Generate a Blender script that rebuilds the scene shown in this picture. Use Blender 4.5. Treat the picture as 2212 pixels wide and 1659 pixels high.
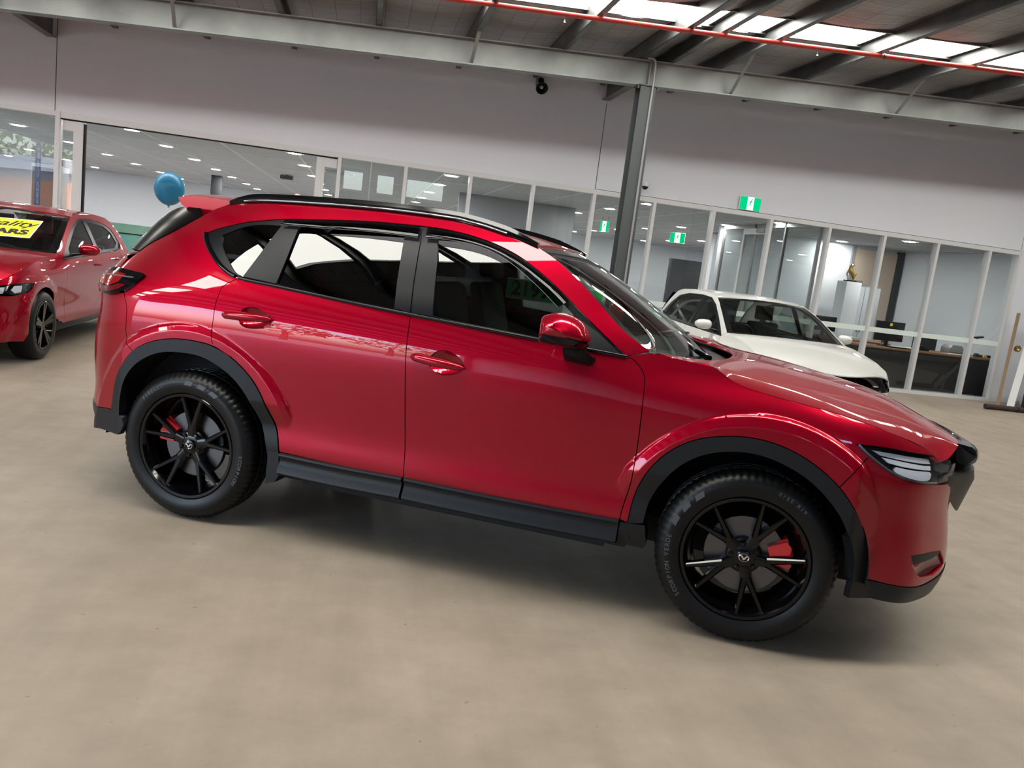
import bpy, bmesh, math, random
import numpy as np
from math import radians, sin, cos, pi, hypot, atan2, sqrt
from mathutils import Vector, Matrix, Euler
from mathutils.geometry import delaunay_2d_cdt

for o in list(bpy.data.objects): bpy.data.objects.remove(o, do_unlink=True)
scene = bpy.context.scene
COL = scene.collection

# ------------------------------------------------------------------ camera
cam_d = bpy.data.cameras.new('camera'); cam = bpy.data.objects.new('camera', cam_d); COL.objects.link(cam)
scene.camera = cam
cam_d.sensor_fit = 'HORIZONTAL'; cam_d.sensor_width = 36.0; cam_d.lens = 1707.79/2212*36.0
cam_d.clip_start = .05; cam_d.clip_end = 300
yaw, pitch, roll = radians(-11.59), .1569, .1242
fw = Vector((-sin(yaw)*cos(pitch), cos(yaw)*cos(pitch), -sin(pitch)))
r0 = Vector((cos(yaw), sin(yaw), 0)); u0 = r0.cross(fw)
rr = cos(roll)*r0 + sin(roll)*u0; uu = -sin(roll)*r0 + cos(roll)*u0
M3 = Matrix((rr, uu, -fw)).transposed()
cam.matrix_world = Matrix.Translation((0, 0, 1.4902)) @ M3.to_4x4()

# ------------------------------------------------------------------ world and view
world = bpy.data.worlds.new('world'); scene.world = world; world.use_nodes = True
wt = world.node_tree; wbg = wt.nodes['Background']
sky = wt.nodes.new('ShaderNodeTexSky'); sky.sky_type = 'NISHITA'
sky.sun_disc = False; sky.sun_elevation = radians(48); sky.sun_rotation = radians(60); sky.dust_density = 4.0; sky.air_density = 1.0
wt.links.new(sky.outputs[0], wbg.inputs[0]); wbg.inputs[1].default_value = 3.2
vs = scene.view_settings
vs.view_transform = 'Standard'; vs.look = 'None'; vs.gamma = 1; vs.use_curve_mapping = False
vs.exposure = 0.02
SKYLIGHT = 21.0      # strength of the daylight coming through the translucent roof sheets
DOWNLIGHT = 290.0      # recessed showroom ceiling lights

# ------------------------------------------------------------------ materials
MATS = {}
def mat(name, col=(.8,.8,.8), rough=.5, metal=0, spec=.5, coat=0, coat_rough=.03, emit=None, estr=1, alpha=None, bump=None, noise=None, trans=0, ior=1.45):
    """principled material; noise=(scale, colour2, amount); bump=(scale, strength, distance)"""
    m = bpy.data.materials.new(name); m.use_nodes = True; nt = m.node_tree; b = nt.nodes['Principled BSDF']
    b.inputs['Base Color'].default_value = (*col, 1); b.inputs['Roughness'].default_value = rough
    b.inputs['Metallic'].default_value = metal; b.inputs['Specular IOR Level'].default_value = spec
    b.inputs['Coat Weight'].default_value = coat; b.inputs['Coat Roughness'].default_value = coat_rough
    b.inputs['Transmission Weight'].default_value = trans; b.inputs['IOR'].default_value = ior
    if emit: b.inputs['Emission Color'].default_value = (*emit, 1); b.inputs['Emission Strength'].default_value = estr
    if noise or bump:
        tc = nt.nodes.new('ShaderNodeTexCoord')
    if noise:
        n = nt.nodes.new('ShaderNodeTexNoise'); n.inputs['Scale'].default_value = noise[0]; n.inputs['Detail'].default_value = 6
        nt.links.new(tc.outputs['Object'], n.inputs['Vector'])
        rp = nt.nodes.new('ShaderNodeValToRGB'); rp.color_ramp.elements[0].position = .35; rp.color_ramp.elements[1].position = .65
        rp.color_ramp.elements[0].color = (*col, 1); rp.color_ramp.elements[1].color = (*noise[1], 1)
        nt.links.new(n.outputs['Fac'], rp.inputs[0]); nt.links.new(rp.outputs[0], b.inputs['Base Color'])
    if bump:
        n = nt.nodes.new('ShaderNodeTexNoise'); n.inputs['Scale'].default_value = bump[0]; n.inputs['Detail'].default_value = 4
        nt.links.new(tc.outputs['Object'], n.inputs['Vector'])
        bp = nt.nodes.new('ShaderNodeBump'); bp.inputs['Strength'].default_value = bump[1]; bp.inputs['Distance'].default_value = bump[2]
        nt.links.new(n.outputs['Fac'], bp.inputs['Height']); nt.links.new(bp.outputs[0], b.inputs['Normal'])
    MATS[name] = m; return m

def glass_mat(name, tint, rough=0.0, ior=1.5, refl=1.0):
    """thin pane: tinted straight-through light plus a fresnel mirror"""
    m = bpy.data.materials.new(name); m.use_nodes = True; nt = m.node_tree
    for n in list(nt.nodes):
        if n.type != 'OUTPUT_MATERIAL': nt.nodes.remove(n)
    out = nt.nodes['Material Output']
    t = nt.nodes.new('ShaderNodeBsdfTransparent'); t.inputs[0].default_value = (*tint, 1)
    g = nt.nodes.new('ShaderNodeBsdfGlossy'); g.inputs['Roughness'].default_value = rough; g.inputs[0].default_value = (1, 1, 1, 1)
    fr = nt.nodes.new('ShaderNodeFresnel')
    ge = nt.nodes.new('ShaderNodeNewGeometry'); mr = nt.nodes.new('ShaderNodeMapRange')   # same mirror strength on both faces of the pane
    mr.inputs['To Min'].default_value = ior; mr.inputs['To Max'].default_value = 1/ior
    nt.links.new(ge.outputs['Backfacing'], mr.inputs['Value']); nt.links.new(mr.outputs[0], fr.inputs['IOR'])
    mu = nt.nodes.new('ShaderNodeMath'); mu.operation = 'MULTIPLY'; mu.inputs[1].default_value = refl; mu.use_clamp = True
    nt.links.new(fr.outputs[0], mu.inputs[0])
    mx = nt.nodes.new('ShaderNodeMixShader'); nt.links.new(mu.outputs[0], mx.inputs[0])
    nt.links.new(t.outputs[0], mx.inputs[1]); nt.links.new(g.outputs[0], mx.inputs[2]); nt.links.new(mx.outputs[0], out.inputs[0])
    MATS[name] = m; return m

def emat(name, col, strength):
    m = bpy.data.materials.new(name); m.use_nodes = True; nt = m.node_tree
    for n in list(nt.nodes):
        if n.type != 'OUTPUT_MATERIAL': nt.nodes.remove(n)
    e = nt.nodes.new('ShaderNodeEmission'); e.inputs[0].default_value = (*col, 1); e.inputs[1].default_value = strength
    nt.links.new(e.outputs[0], nt.nodes['Material Output'].inputs[0]); MATS[name] = m; return m

# car finishes
mat('red_paint', (.315, .0008, .014), rough=.36, metal=.55, spec=.0, coat=.85, coat_rough=.005)
mat('maroon_paint', (.16, .002, .006), rough=.36, metal=.5, spec=.0, coat=1, coat_rough=.015)
mat('white_paint', (.72, .72, .70), rough=.35, coat=1, coat_rough=.02)
mat('black_plastic', (.009, .0095, .012), rough=.42, spec=.35, bump=(900, .15, .0006))
mat('gloss_black', (.003, .003, .004), rough=.10, spec=.4)
mat('satin_black', (.005, .0055, .008), rough=.28, spec=.2)
mat('frit_black', (.002, .002, .0025), rough=.2, spec=.08)
mat('rubber', (.004, .004, .0046), rough=.38, spec=.32)
mat('tread_rubber', (.012, .012, .012), rough=.65)
mat('rim_black', (.0015, .0015, .002), rough=.10, spec=.42)
mat('dark_void', (.004, .004, .005), rough=.8)
mat('steel', (.45, .46, .48), rough=.25, metal=1)
mat('disc_steel', (.13, .13, .14), rough=.3, metal=1)
mat('chrome', (.75, .76, .78), rough=.08, metal=1)
mat('caliper_red', (.55, .015, .02), rough=.35, coat=.5)
mat('lamp_silver', (.85, .87, .93), rough=.25, metal=.15)
mat('lamp_red', (.26, .002, .003), rough=.12, coat=1)
mat('letter_grey', (.07, .075, .09), rough=.4)
mat('frost_grey', (.12,.115,.13), rough=.4)
mat('frame_silver', (.32,.34,.38), rough=.3, metal=.8)
mat('seat_cloth', (.02, .02, .023), rough=.85)
mat('interior_grey', (.05, .05, .055), rough=.7)
glass_mat('car_glass', (.45, .50, .48), ior=1.5)
glass_mat('privacy_glass', (.05, .055, .06), ior=1.5)
glass_mat('smoke_acrylic', (.16, .15, .17), ior=1.5, refl=.4)
glass_mat('clear_lens', (.9, .92, .95), ior=1.4)
glass_mat('windshield_glass', (.70, .78, .74), ior=1.5)

# ------------------------------------------------------------------ object helpers
def tag(o, label=None, cat=None, group=None, kind=None):
    if label: o['label'] = label
    if cat: o['category'] = cat
    if group: o['group'] = group
    if kind: o['kind'] = kind
    return o
def empty(name, loc=(0,0,0), rz=0, parent=None):
    o = bpy.data.objects.new(name, None); COL.objects.link(o); o.location = loc; o.rotation_euler = (0, 0, rz)
    o.empty_display_size = .1
    if parent: o.parent = parent
    return o
def link(name, me, m=None, parent=None, loc=None, rot=None):
    o = bpy.data.objects.new(name, me); COL.objects.link(o)
    if m is not None and not me.materials: me.materials.append(MATS[m] if isinstance(m, str) else m)
    if parent: o.parent = parent
    if loc is not None: o.location = loc
    if rot is not None: o.rotation_euler = rot
    return o
def mesh(name, V, Fc, normals=None, smooth=False):
    me = bpy.data.meshes.new(name); me.from_pydata([tuple(map(float, v)) for v in V], [], [tuple(map(int, f)) for f in Fc]); me.update()
    if smooth or normals is not None:
        me.polygons.foreach_set('use_smooth', [True]*len(me.polygons))
    if normals is not None: me.normals_split_custom_set_from_vertices([tuple(map(float, n)) for n in normals])
    return me
class MB:
    """collects boxes, bars, prisms and lathes into ONE mesh"""
    def __init__(s): s.v = []; s.f = []
    def add(s, V, Fc):
        n = len(s.v); s.v += [tuple(v) for v in V]; s.f += [tuple(i+n for i in f) for f in Fc]; return s
    def box(s, x0, x1, y0, y1, z0, z1):
        return s.add([(x0,y0,z0),(x1,y0,z0),(x1,y1,z0),(x0,y1,z0),(x0,y0,z1),(x1,y0,z1),(x1,y1,z1),(x0,y1,z1)],
                     [(3,2,1,0),(4,5,6,7),(0,1,5,4),(1,2,6,5),(2,3,7,6),(3,0,4,7)])
    def bar(s, a, b, w, h, up=(0,0,1)):
        a = Vector(a); b = Vector(b); d = (b-a).normalized(); u = Vector(up)
        if abs(d.dot(u)) > .95: u = Vector((1,0,0))
        r = d.cross(u).normalized(); u = r.cross(d)
        V = []
        for p in (a, b):
            for i, j in ((-1,-1),(1,-1),(1,1),(-1,1)): V.append(p + r*i*w/2 + u*j*h/2)
        return s.add(V, [(0,1,2,3),(7,6,5,4),(0,4,5,1),(1,5,6,2),(2,6,7,3),(3,7,4,0)])
    def prism(s, poly, fn, d0, d1):
        """poly of 2d points, fn(p, d) -> 3d"""
        n = len(poly); V = [fn(p, d0) for p in poly] + [fn(p, d1) for p in poly]
        return s.add(V, [tuple(range(n-1,-1,-1)), tuple(range(n, 2*n))] + [(i, (i+1) % n, n+(i+1) % n, n+i) for i in range(n)])
    def tube(s, pts, rad, n=8, closed=False, flat=None):
        pts = [Vector(p) for p in pts]; m = len(pts); V = []; prev = None
        for i, p in enumerate(pts):
            if closed: d = pts[(i+1) % m] - pts[i-1]
            else: d = pts[min(i+1, m-1)] - pts[max(i-1, 0)]
            d.normalize(); u = Vector((0,0,1)) if abs(d.z) < .9 else Vector((1,0,0))
            if prev is not None: u = prev
            r = d.cross(u).normalized(); u = r.cross(d); prev = u
            q = rad[i] if isinstance(rad, (list, tuple)) else rad
            for k in range(n):
                a = 2*pi*k/n; V.append(p + r*cos(a)*q + u*sin(a)*q*(flat or 1))
        Fc = []
        for i in range(m if closed else m-1):
            for k in range(n):
                a = i*n+k; b = i*n+(k+1) % n; c = ((i+1) % m)*n+(k+1) % n; d = ((i+1) % m)*n+k; Fc.append((a, b, c, d))
        if not closed: Fc += [tuple(range(n-1,-1,-1)), tuple((m-1)*n+k for k in range(n))]
        return s.add(V, Fc)
    def lathe(s, prof, n=48, axis='y', c=(0,0,0), closed=False):
        """prof: (radius, along) pairs revolved about an axis"""
        V = []; m = len(prof)
        for k in range(n):
            a = 2*pi*k/n
            for r, t in prof:
                if axis == 'y': V.append((c[0]+r*cos(a), c[1]+t, c[2]+r*sin(a)))
                elif axis == 'z': V.append((c[0]+r*cos(a), c[1]+r*sin(a), c[2]+t))
                else: V.append((c[0]+t, c[1]+r*cos(a), c[2]+r*sin(a)))
        Fc = []
        for k in range(n):
            for i in range(m if closed else m-1):
                j = (i+1) % m; k2 = (k+1) % n
                Fc.append((k*m+i, k*m+j, k2*m+j, k2*m+i))
        return s.add(V, Fc)
    def mesh(s, name, smooth=None):
        me = bpy.data.meshes.new(name); me.from_pydata([tuple(v) for v in s.v], [], s.f)
        bm = bmesh.new(); bm.from_mesh(me); bmesh.ops.recalc_face_normals(bm, faces=bm.faces); bm.to_mesh(me); bm.free()
        if smooth is not None:
            me.polygons.foreach_set('use_smooth', [True]*len(me.polygons)); me.set_sharp_from_angle(angle=radians(smooth))
        return me
    def build(s, name, m, parent=None, smooth=None, loc=None, rot=None, bevel=0):
        me = s.mesh(name, smooth)
        if bevel:
            bm = bmesh.new(); bm.from_mesh(me)
            bmesh.ops.bevel(bm, geom=[e for e in bm.edges if len(e.link_faces) == 2 and e.calc_face_angle(0) > .6], offset=bevel, segments=2, affect='EDGES', profile=.5)
            bm.to_mesh(me); bm.free()
            me.polygons.foreach_set('use_smooth', [True]*len(me.polygons)); me.set_sharp_from_angle(angle=radians(35))
        return link(name, me, m, parent, loc, rot)
def B(x0, x1, y0, y1, z0, z1): return MB().box(x0, x1, y0, y1, z0, z1)
def copy_tree(o, parent=None):
    c = o.copy(); COL.objects.link(c)
    if parent is not None: c.parent = parent
    for ch in list(o.children): copy_tree(ch, c)
    return c

def sm(pts, n=8):
    """Catmull-Rom through 2d/3d points"""
    p = np.array(pts, float); q = np.vstack([2*p[0]-p[1], p, 2*p[-1]-p[-2]]); out = []
    for i in range(len(p)-1):
        a, b, c, d = q[i:i+4]
        for k in range(n):
            t = k/n; out.append(.5*(2*b+(c-a)*t+(2*a-5*b+4*c-d)*t*t+(3*b-a-3*c+d)*t**3))
    out.append(p[-1]); return [tuple(x) for x in out]
def resample(poly, step):
    p = np.array(poly, float); out = []
    n = len(p)
    for i in range(n):
        a, b = p[i], p[(i+1) % n]; L = np.linalg.norm(b-a)
        if L < 1e-6: continue
        k = max(1, int(round(L/step)))
        for j in range(k): out.append(a+(b-a)*j/k)
    res = [out[0]]
    for q in out[1:]:
        if np.linalg.norm(q-res[-1]) > step*.25: res.append(q)
    if np.linalg.norm(res[-1]-res[0]) < step*.25: res.pop()
    return np.array(res)
def inside(P, poly):
    P = np.asarray(P); poly = np.asarray(poly); c = np.zeros(len(P), bool); n = len(poly); x, y = P[:,0], P[:,1]
    for i in range(n):
        x1, y1 = poly[i]; x2, y2 = poly[(i+1) % n]
        if y1 == y2: continue
        m = ((y1 > y) != (y2 > y)) & (x < (x2-x1)*(y-y1)/(y2-y1)+x1); c ^= m
    return c
def dist_poly(P, poly):
    d = np.full(len(P), 9.); n = len(poly)
    for i in range(n):
        a = poly[i]; b = poly[(i+1) % n]; ab = b-a; t = np.clip(((P-a)@ab)/(ab@ab+1e-12), 0, 1)
        d = np.minimum(d, np.linalg.norm(P-(a+t[:,None]*ab), axis=1))
    return d
def inset(poly, g):
    p = np.array(poly, float); n = len(p); A = .5*sum(p[i][0]*p[(i+1) % n][1]-p[(i+1) % n][0]*p[i][1] for i in range(n)); s = 1 if A > 0 else -1
    out = []
    for i in range(n):
        e1 = p[i]-p[i-1]; e2 = p[(i+1) % n]-p[i]
        n1 = np.array([-e1[1], e1[0]])/(np.linalg.norm(e1)+1e-9); n2 = np.array([-e2[1], e2[0]])/(np.linalg.norm(e2)+1e-9)
        m = n1+n2; L = m@m; m = m*(2/max(L, .6)); out.append(p[i]+s*m*g)
    return np.array(out)
def trim2d(poly, step, grid, holes=(), extra=None):
    """constrained triangulation of a flat outline with holes -> points, triangles, boundary loops"""
    loops = [resample(poly, step)] + [resample(h, step) for h in holes]
    pts = []; edges = []; idx = []
    for L in loops:
        b = len(pts); idx.append(list(range(b, b+len(L)))); pts += [tuple(q) for q in L]; edges += [(b+i, b+(i+1) % len(L)) for i in range(len(L))]
    lo = loops[0].min(0); hi = loops[0].max(0)
    gx = np.arange(lo[0]+grid/2, hi[0], grid); gy = np.arange(lo[1]+grid/2, hi[1], grid*.866)
    if len(gx) and len(gy):
        G = np.array([(x+(grid/2 if j % 2 else 0), y) for j, y in enumerate(gy) for x in gx])
        k = inside(G, loops[0])
        for h in loops[1:]: k &= ~inside(G, h)
        G = G[k]
        if len(G):
            d = dist_poly(G, loops[0])
            for h in loops[1:]: d = np.minimum(d, dist_poly(G, h))
            pts += [tuple(q) for q in G[d > grid*.45]]
    if extra is not None and len(extra):
        k = inside(extra, loops[0])
        for h in loops[1:]: k &= ~inside(extra, h)
        E_ = extra[k]
        if len(E_):
            d = dist_poly(E_, loops[0])
            for h in loops[1:]: d = np.minimum(d, dist_poly(E_, h))
            pts += [tuple(q) for q in E_[d > step*.5]]
    r = delaunay_2d_cdt([Vector((float(a), float(b))) for a, b in pts], edges, [], 0, 1e-6)
    V = np.array([(v.x, v.y) for v in r[0]]); T = [tuple(f) for f in r[2] if len(f) == 3]
    c = np.array([V[list(t)].mean(0) for t in T]); k = inside(c, loops[0])
    for h in loops[1:]: k &= ~inside(c, h)
    T = [t for t, q in zip(T, k) if q]
    T = [t if (V[t[1]]-V[t[0]])[0]*(V[t[2]]-V[t[0]])[1]-(V[t[1]]-V[t[0]])[1]*(V[t[2]]-V[t[0]])[0] > 0 else (t[0], t[2], t[1]) for t in T]
    lk = {}
    for i, o in enumerate(r[3]):
        for q in o: lk[q] = i
    return V, T, [[lk[i] for i in L] for L in idx]
def panel(name, S, poly, m, parent=None, gap=.002, grid=.03, step=.012, flange=.012, off=0., holes=(), mirror=True, rings=False, more=None):
    """a body panel: an outline in (along, height) trimmed out of a curved surface S, with a folded-in edge"""
    if gap: poly = inset(resample(poly, step), gap); holes = [inset(resample(h, step), -gap) for h in holes]
    extra = None
    if rings and getattr(S, 'fl', None):
        extra = np.array([(f[0]+r*cos(a), f[1]+r*sin(a)) for f in S.fl for r in np.arange(.545,.690,.009) for a in np.arange(.1, pi-.1, .022)])
    if more is not None: extra = np.array(more)
    V2, T, loops = trim2d(poly, step, grid, holes, extra)
    P = S(V2[:,0], V2[:,1]); N = S.nrm(V2[:,0], V2[:,1]); P = P+N*off
    V = list(P); NN = list(N); Fc = list(T)
    if flange:
        for L in loops:
            n = len(L); b = len(V); Lp = V2[L]
            for i in range(n):
                q = P[L[i]]; nx = P[L[(i+1) % n]]-P[L[i-1]]; sn = np.cross(nx, N[L[i]]); sn = sn/(np.linalg.norm(sn)+1e-9)
                V += [q, q-N[L[i]]*flange]; NN += [sn*.8+N[L[i]]*.6, sn]
            for i in range(n):
                j = (i+1) % n; Fc.append((b+2*i, b+2*i+1, b+2*j+1, b+2*j))
    V = np.array(V); NN = np.array(NN); NN /= np.linalg.norm(NN, axis=1)[:,None]+1e-9
    objs = []
    sides = (1, -1) if mirror else (1,)
    for sd in sides:
        if sd == 1: me = mesh(name, V, Fc, NN)
        else: me = mesh(name, V*[1,-1,1], [f[::-1] for f in Fc], NN*[1,-1,1])
        objs.append(link(name, me, m, parent))
    return objs
class Top:
    """height field z = h(x, y) for bonnets and roofs"""
    def __init__(s, h): s.h = h
    def __call__(s, x, y): x = np.asarray(x, float); y = np.asarray(y, float); return np.stack([x, y, s.h(x, y)], -1)
    def nrm(s, x, y, e=.004):
        x = np.asarray(x, float); y = np.asarray(y, float)
        gx = (s.h(x+e, y)-s.h(x-e, y))/(2*e); gy = (s.h(x, y+e)-s.h(x, y-e))/(2*e)
        n = np.stack([-gx, -gy, np.ones_like(gx)], -1); return n/np.linalg.norm(n, axis=1)[:,None]
class Loft:
    """surface through rows of 3d points, parameters (u along a row, v across rows)"""
    def __init__(s, rows, flip=False):
        s.C = np.array(rows, float); s.u = np.linspace(0, 1, s.C.shape[1]); s.v = np.linspace(0, 1, s.C.shape[0]); s.flip = flip
    def __call__(s, u, v):
        bu = spl_basis(s.u, u); bv = spl_basis(s.v, v); return np.einsum('ni,nj,ijk->nk', bv, bu, s.C)
    def nrm(s, u, v, e=.002):
        u = np.asarray(u, float); v = np.asarray(v, float)
        n = np.cross(s(u+e, v)-s(u-e, v), s(u, v+e)-s(u, v-e)); n = n/(np.linalg.norm(n, axis=1)[:,None]+1e-12)
        return -n if s.flip else n
    def grid(s, name, nu, nv, m, parent, off=0):
        U, Vv = np.meshgrid(np.linspace(0,1,nu), np.linspace(0,1,nv)); U = U.ravel(); Vv = Vv.ravel()
        N = s.nrm(U, Vv); P = s(U, Vv)+N*off
        Fc = [(j*nu+i, j*nu+i+1, (j+1)*nu+i+1, (j+1)*nu+i) for j in range(nv-1) for i in range(nu-1)]
        if s.flip: Fc = [f[::-1] for f in Fc]
        return link(name, mesh(name, P, Fc, N), m, parent)
def text_mesh(txt, size, extrude=.001, bold=0., shear=0.):
    cu = bpy.data.curves.new('lettering', 'FONT'); cu.body = txt; cu.size = size; cu.extrude = extrude; cu.offset = bold; cu.shear = shear
    cu.align_x = 'CENTER'; cu.align_y = 'CENTER'; cu.resolution_u = 3
    o = bpy.data.objects.new('lettering', cu); COL.objects.link(o)
    dg = bpy.context.evaluated_depsgraph_get(); me = bpy.data.meshes.new_from_object(o.evaluated_get(dg))
    bpy.data.objects.remove(o, do_unlink=True); bpy.data.curves.remove(cu); me.materials.clear(); return me


def spl_basis(xk, x):
    """natural cubic spline cardinal basis: returns (len(x), len(xk)); linear extrapolation"""
    xk=np.asarray(xk,float); x=np.atleast_1d(np.asarray(x,float)); n=len(xk); h=np.diff(xk)
    A=np.zeros((n,n)); R=np.zeros((n,n)); A[0,0]=A[-1,-1]=1
    for i in range(1,n-1):
        A[i,i-1]=h[i-1]; A[i,i]=2*(h[i-1]+h[i]); A[i,i+1]=h[i]
        R[i,i-1]=6/h[i-1]; R[i,i]=-6/h[i-1]-6/h[i]; R[i,i+1]=6/h[i]
    Mm=np.linalg.solve(A,R); I=np.eye(n)
    xc=np.clip(x,xk[0],xk[-1]); j=np.clip(np.searchsorted(xk,xc,side='right')-1,0,n-2)
    a=(xk[j+1]-xc)[:,None]; b=(xc-xk[j])[:,None]; hj=h[j][:,None]
    B=(Mm[j]*a**3+Mm[j+1]*b**3)/(6*hj)+(I[j]/hj-Mm[j]*hj/6)*a+(I[j+1]/hj-Mm[j+1]*hj/6)*b
    dB=(-Mm[j]*a**2+Mm[j+1]*b**2)/(2*hj)-(I[j]/hj-Mm[j]*hj/6)+(I[j+1]/hj-Mm[j+1]*hj/6)
    return B+dB*(x-xc)[:,None]
class Side:
    def __init__(self,sc,zr,X,Y,flares=()):
        self.sc,self.zr,self.X,self.Y,self.fl=np.array(sc),np.array(zr),np.array(X),np.array(Y),flares
    def __call__(self,s,z):
        s=np.atleast_1d(np.asarray(s,float)); z=np.atleast_1d(np.asarray(z,float)); s,z=np.broadcast_arrays(s,z)
        bs=spl_basis(self.sc,s); bz=spl_basis(self.zr,z)
        x=((bz@self.X)*bs).sum(1); y=((bz@self.Y)*bs).sum(1)
        w=-y
        for (cx,cz,w0,r0,k0,r1,k1,sg,kf) in self.fl:
            r=np.hypot(x-cx,z-cz); f=w0-kf*np.maximum(0,sg*(x-cx)-.38)-np.where(sg*(x-cx)<-.2,.35*np.maximum(0,cz+.29-z),0)-k0*np.maximum(0,r-r0)-k1*np.maximum(0,r-r1)-60*np.maximum(0,r-.60)**2
            d=f-w; q=.0025; w=np.where(r<.9, w+0.5*(d+np.sqrt(d*d+q*q)), w)
        return np.stack([x,-w,z],-1)
    def nrm(self,s,z,e=.003):
        a=self(np.asarray(s)+e,z)-self(np.asarray(s)-e,z); b=self(s,np.asarray(z)+e)-self(s,np.asarray(z)-e)
        n=np.cross(a,b); n/=np.linalg.norm(n,axis=1)[:,None]+1e-12
        return n   # near side: +x cross +z = -y
def hero_side():
    zr=[.20,.34,.44,.54,.66,.80,.92,1.02,1.11,1.19,1.31,1.43,1.55,1.66]
    Wm=[.80,.865,.893,.887,.890,.903,.912,.908,.892,.866,.812,.755,.690,.615]
    sc=[-1.55,-1.3,-1.05,-.85,-.65,-.45,-.2,.1,.5,1.1,1.7,2.1,2.5,2.9,3.1,3.3,3.5,3.7,3.95,4.22]
    nz=len(zr); nc=len(sc); X=np.zeros((nz,nc)); Y=np.zeros((nz,nc))
    rear=[(-.93,0),(-.915,.24),(-.865,.47),(-.775,.645),(-.635,.80)]
    frt=[(3.285,.80),(3.42,.67),(3.522,.505),(3.592,.27),(3.62,0)]
    rx=[.05,.02,0,0,-.005,0,.02,.03,.015,.045,.12,.21,.32,.42]
    low=dict(zip(sc[5:15],[-.035,-.014,-.004,0,0,-.002,-.006,-.010,-.018,-.035]))
    up=dict(zip(sc[5:15],[-.070,-.028,-.007,0,0,-.010,-.036,-.08,-.12,-.15]))
    # front fender shoulder
    fen={.92:{2.1:.905,2.5:.900,2.9:.885,3.1:.855},1.02:{2.1:.896,2.5:.878,2.9:.842,3.1:.79},1.11:{2.1:.868,2.5:.825,2.9:.76,3.1:.68}}
    fx=[-.02,.03,.03,.015,0,0,-.03,-.07,-.10,-.10,-.1,-.1,-.1,-.1]
    fy=[.97,1,1,1,1,1,.97,.92,.85,.8,.8,.8,.8,.8]
    for i,z in enumerate(zr):
        k=min(max((z-1.05)/.2,0),1)
        for j,s in enumerate(sc):
            if j<5:
                x,w=rear[j]; w=w*(Wm[i]-.035*(1-k)-.085*k)/.868; x=x+rx[i]
            elif j<15:
                d=low[s]*(1-k)+up[s]*k; w=Wm[i]+d; x=s
                if z>1.19: w+=max(-.014,min(.014,-.03*(s-.85)))*(z-1.19)/.36
                if z in fen and s in fen[z]: w=fen[z][s]
                sh=max(0,min(1,(.5-s)/1.1)); x+=rx[i]*sh*sh*(3-2*sh) if z>1.0 else rx[i]*max(0,(-.2-s)/.45)
            else:
                x,w=frt[j-15]; x+=fx[i]; w*=fy[i]
            X[i,j]=x; Y[i,j]=-w
    R=.375
    return Side(sc,zr,X,Y,flares=((0.0,R,.921,.50,.0,.575,.40,-1,.35),(2.698,R,.921,.50,.0,.565,.40,1,.75)))

# ------------------------------------------------------------------ the hall
def nodes_of(m): return m.node_tree, m.node_tree.nodes, m.node_tree.links, m.node_tree.nodes['Principled BSDF']
def concrete():
    m = mat('concrete_floor', (.40,.34,.27), rough=.5, spec=.35); nt, N, Lk, b = nodes_of(m)
    tc = N.new('ShaderNodeTexCoord')
    def noise(sc, det, ro=.55, st=(1,1,1), rz=0):
        mp = N.new('ShaderNodeMapping'); mp.inputs['Scale'].default_value = st; mp.inputs['Rotation'].default_value = (0,0,rz); Lk.new(tc.outputs['Object'], mp.inputs[0])
        n = N.new('ShaderNodeTexNoise'); n.inputs['Scale'].default_value = sc; n.inputs['Detail'].default_value = det; n.inputs['Roughness'].default_value = ro
        Lk.new(mp.outputs[0], n.inputs['Vector']); return n
    def ramp(src, p0, c0, p1, c1):
        r = N.new('ShaderNodeValToRGB'); r.color_ramp.elements[0].position = p0; r.color_ramp.elements[1].position = p1
        r.color_ramp.elements[0].color = (*c0,1); r.color_ramp.elements[1].color = (*c1,1); Lk.new(src, r.inputs[0]); return r
    def mix(a, b_, fac, mode='MIX'):
        x = N.new('ShaderNodeMix'); x.data_type = 'RGBA'; x.blend_type = mode
        if isinstance(fac, float): x.inputs['Factor'].default_value = fac
        else: Lk.new(fac, x.inputs['Factor'])
        Lk.new(a, x.inputs['A']); Lk.new(b_, x.inputs['B']); return x.outputs['Result']
    base = ramp(noise(.55, 6).outputs['Fac'], .3, (.275,.226,.181), .7, (.350,.293,.238))
    mott = ramp(noise(3.2, 8, .65, (1,1.6,1), .6).outputs['Fac'], .30, (.80,.79,.78), .70, (1.06,1.055,1.05))
    c = mix(base.outputs[0], mott.outputs[0], .8, 'MULTIPLY')
    sweep = ramp(noise(5.0, 5, .6, (1,.14,1), -.45).outputs['Fac'], .35, (.86,.855,.85), .66, (1.04,1.04,1.04))
    c = mix(c, sweep.outputs[0], .7, 'MULTIPLY')
    stain = ramp(noise(1.5, 3, .5).outputs['Fac'], .66, (1,1,1), .80, (.66,.60,.52))
    c = mix(c, stain.outputs[0], .8, 'MULTIPLY')
    spk = ramp(noise(22, 2, .5).outputs['Fac'], .735, (1,1,1), .76, (.55,.5,.45))
    c = mix(c, spk.outputs[0], .7, 'MULTIPLY')
    Lk.new(c, b.inputs['Base Color'])
    bp = N.new('ShaderNodeBump'); bp.inputs['Strength'].default_value = .12; bp.inputs['Distance'].default_value = .004
    Lk.new(noise(30, 6).outputs['Fac'], bp.inputs['Height']); Lk.new(bp.outputs[0], b.inputs['Normal'])
    rg = ramp(noise(1.1, 4).outputs['Fac'], .3, (.45,)*3, .7, (.65,)*3); Lk.new(rg.outputs[0], b.inputs['Roughness'])
concrete()
mat('wall_paint', (.66,.675,.745), rough=.75, noise=(.35, (.69,.70,.755), 1), bump=(60, .05, .002))
mat('dark_cladding', (.10,.10,.105), rough=.7)
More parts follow.
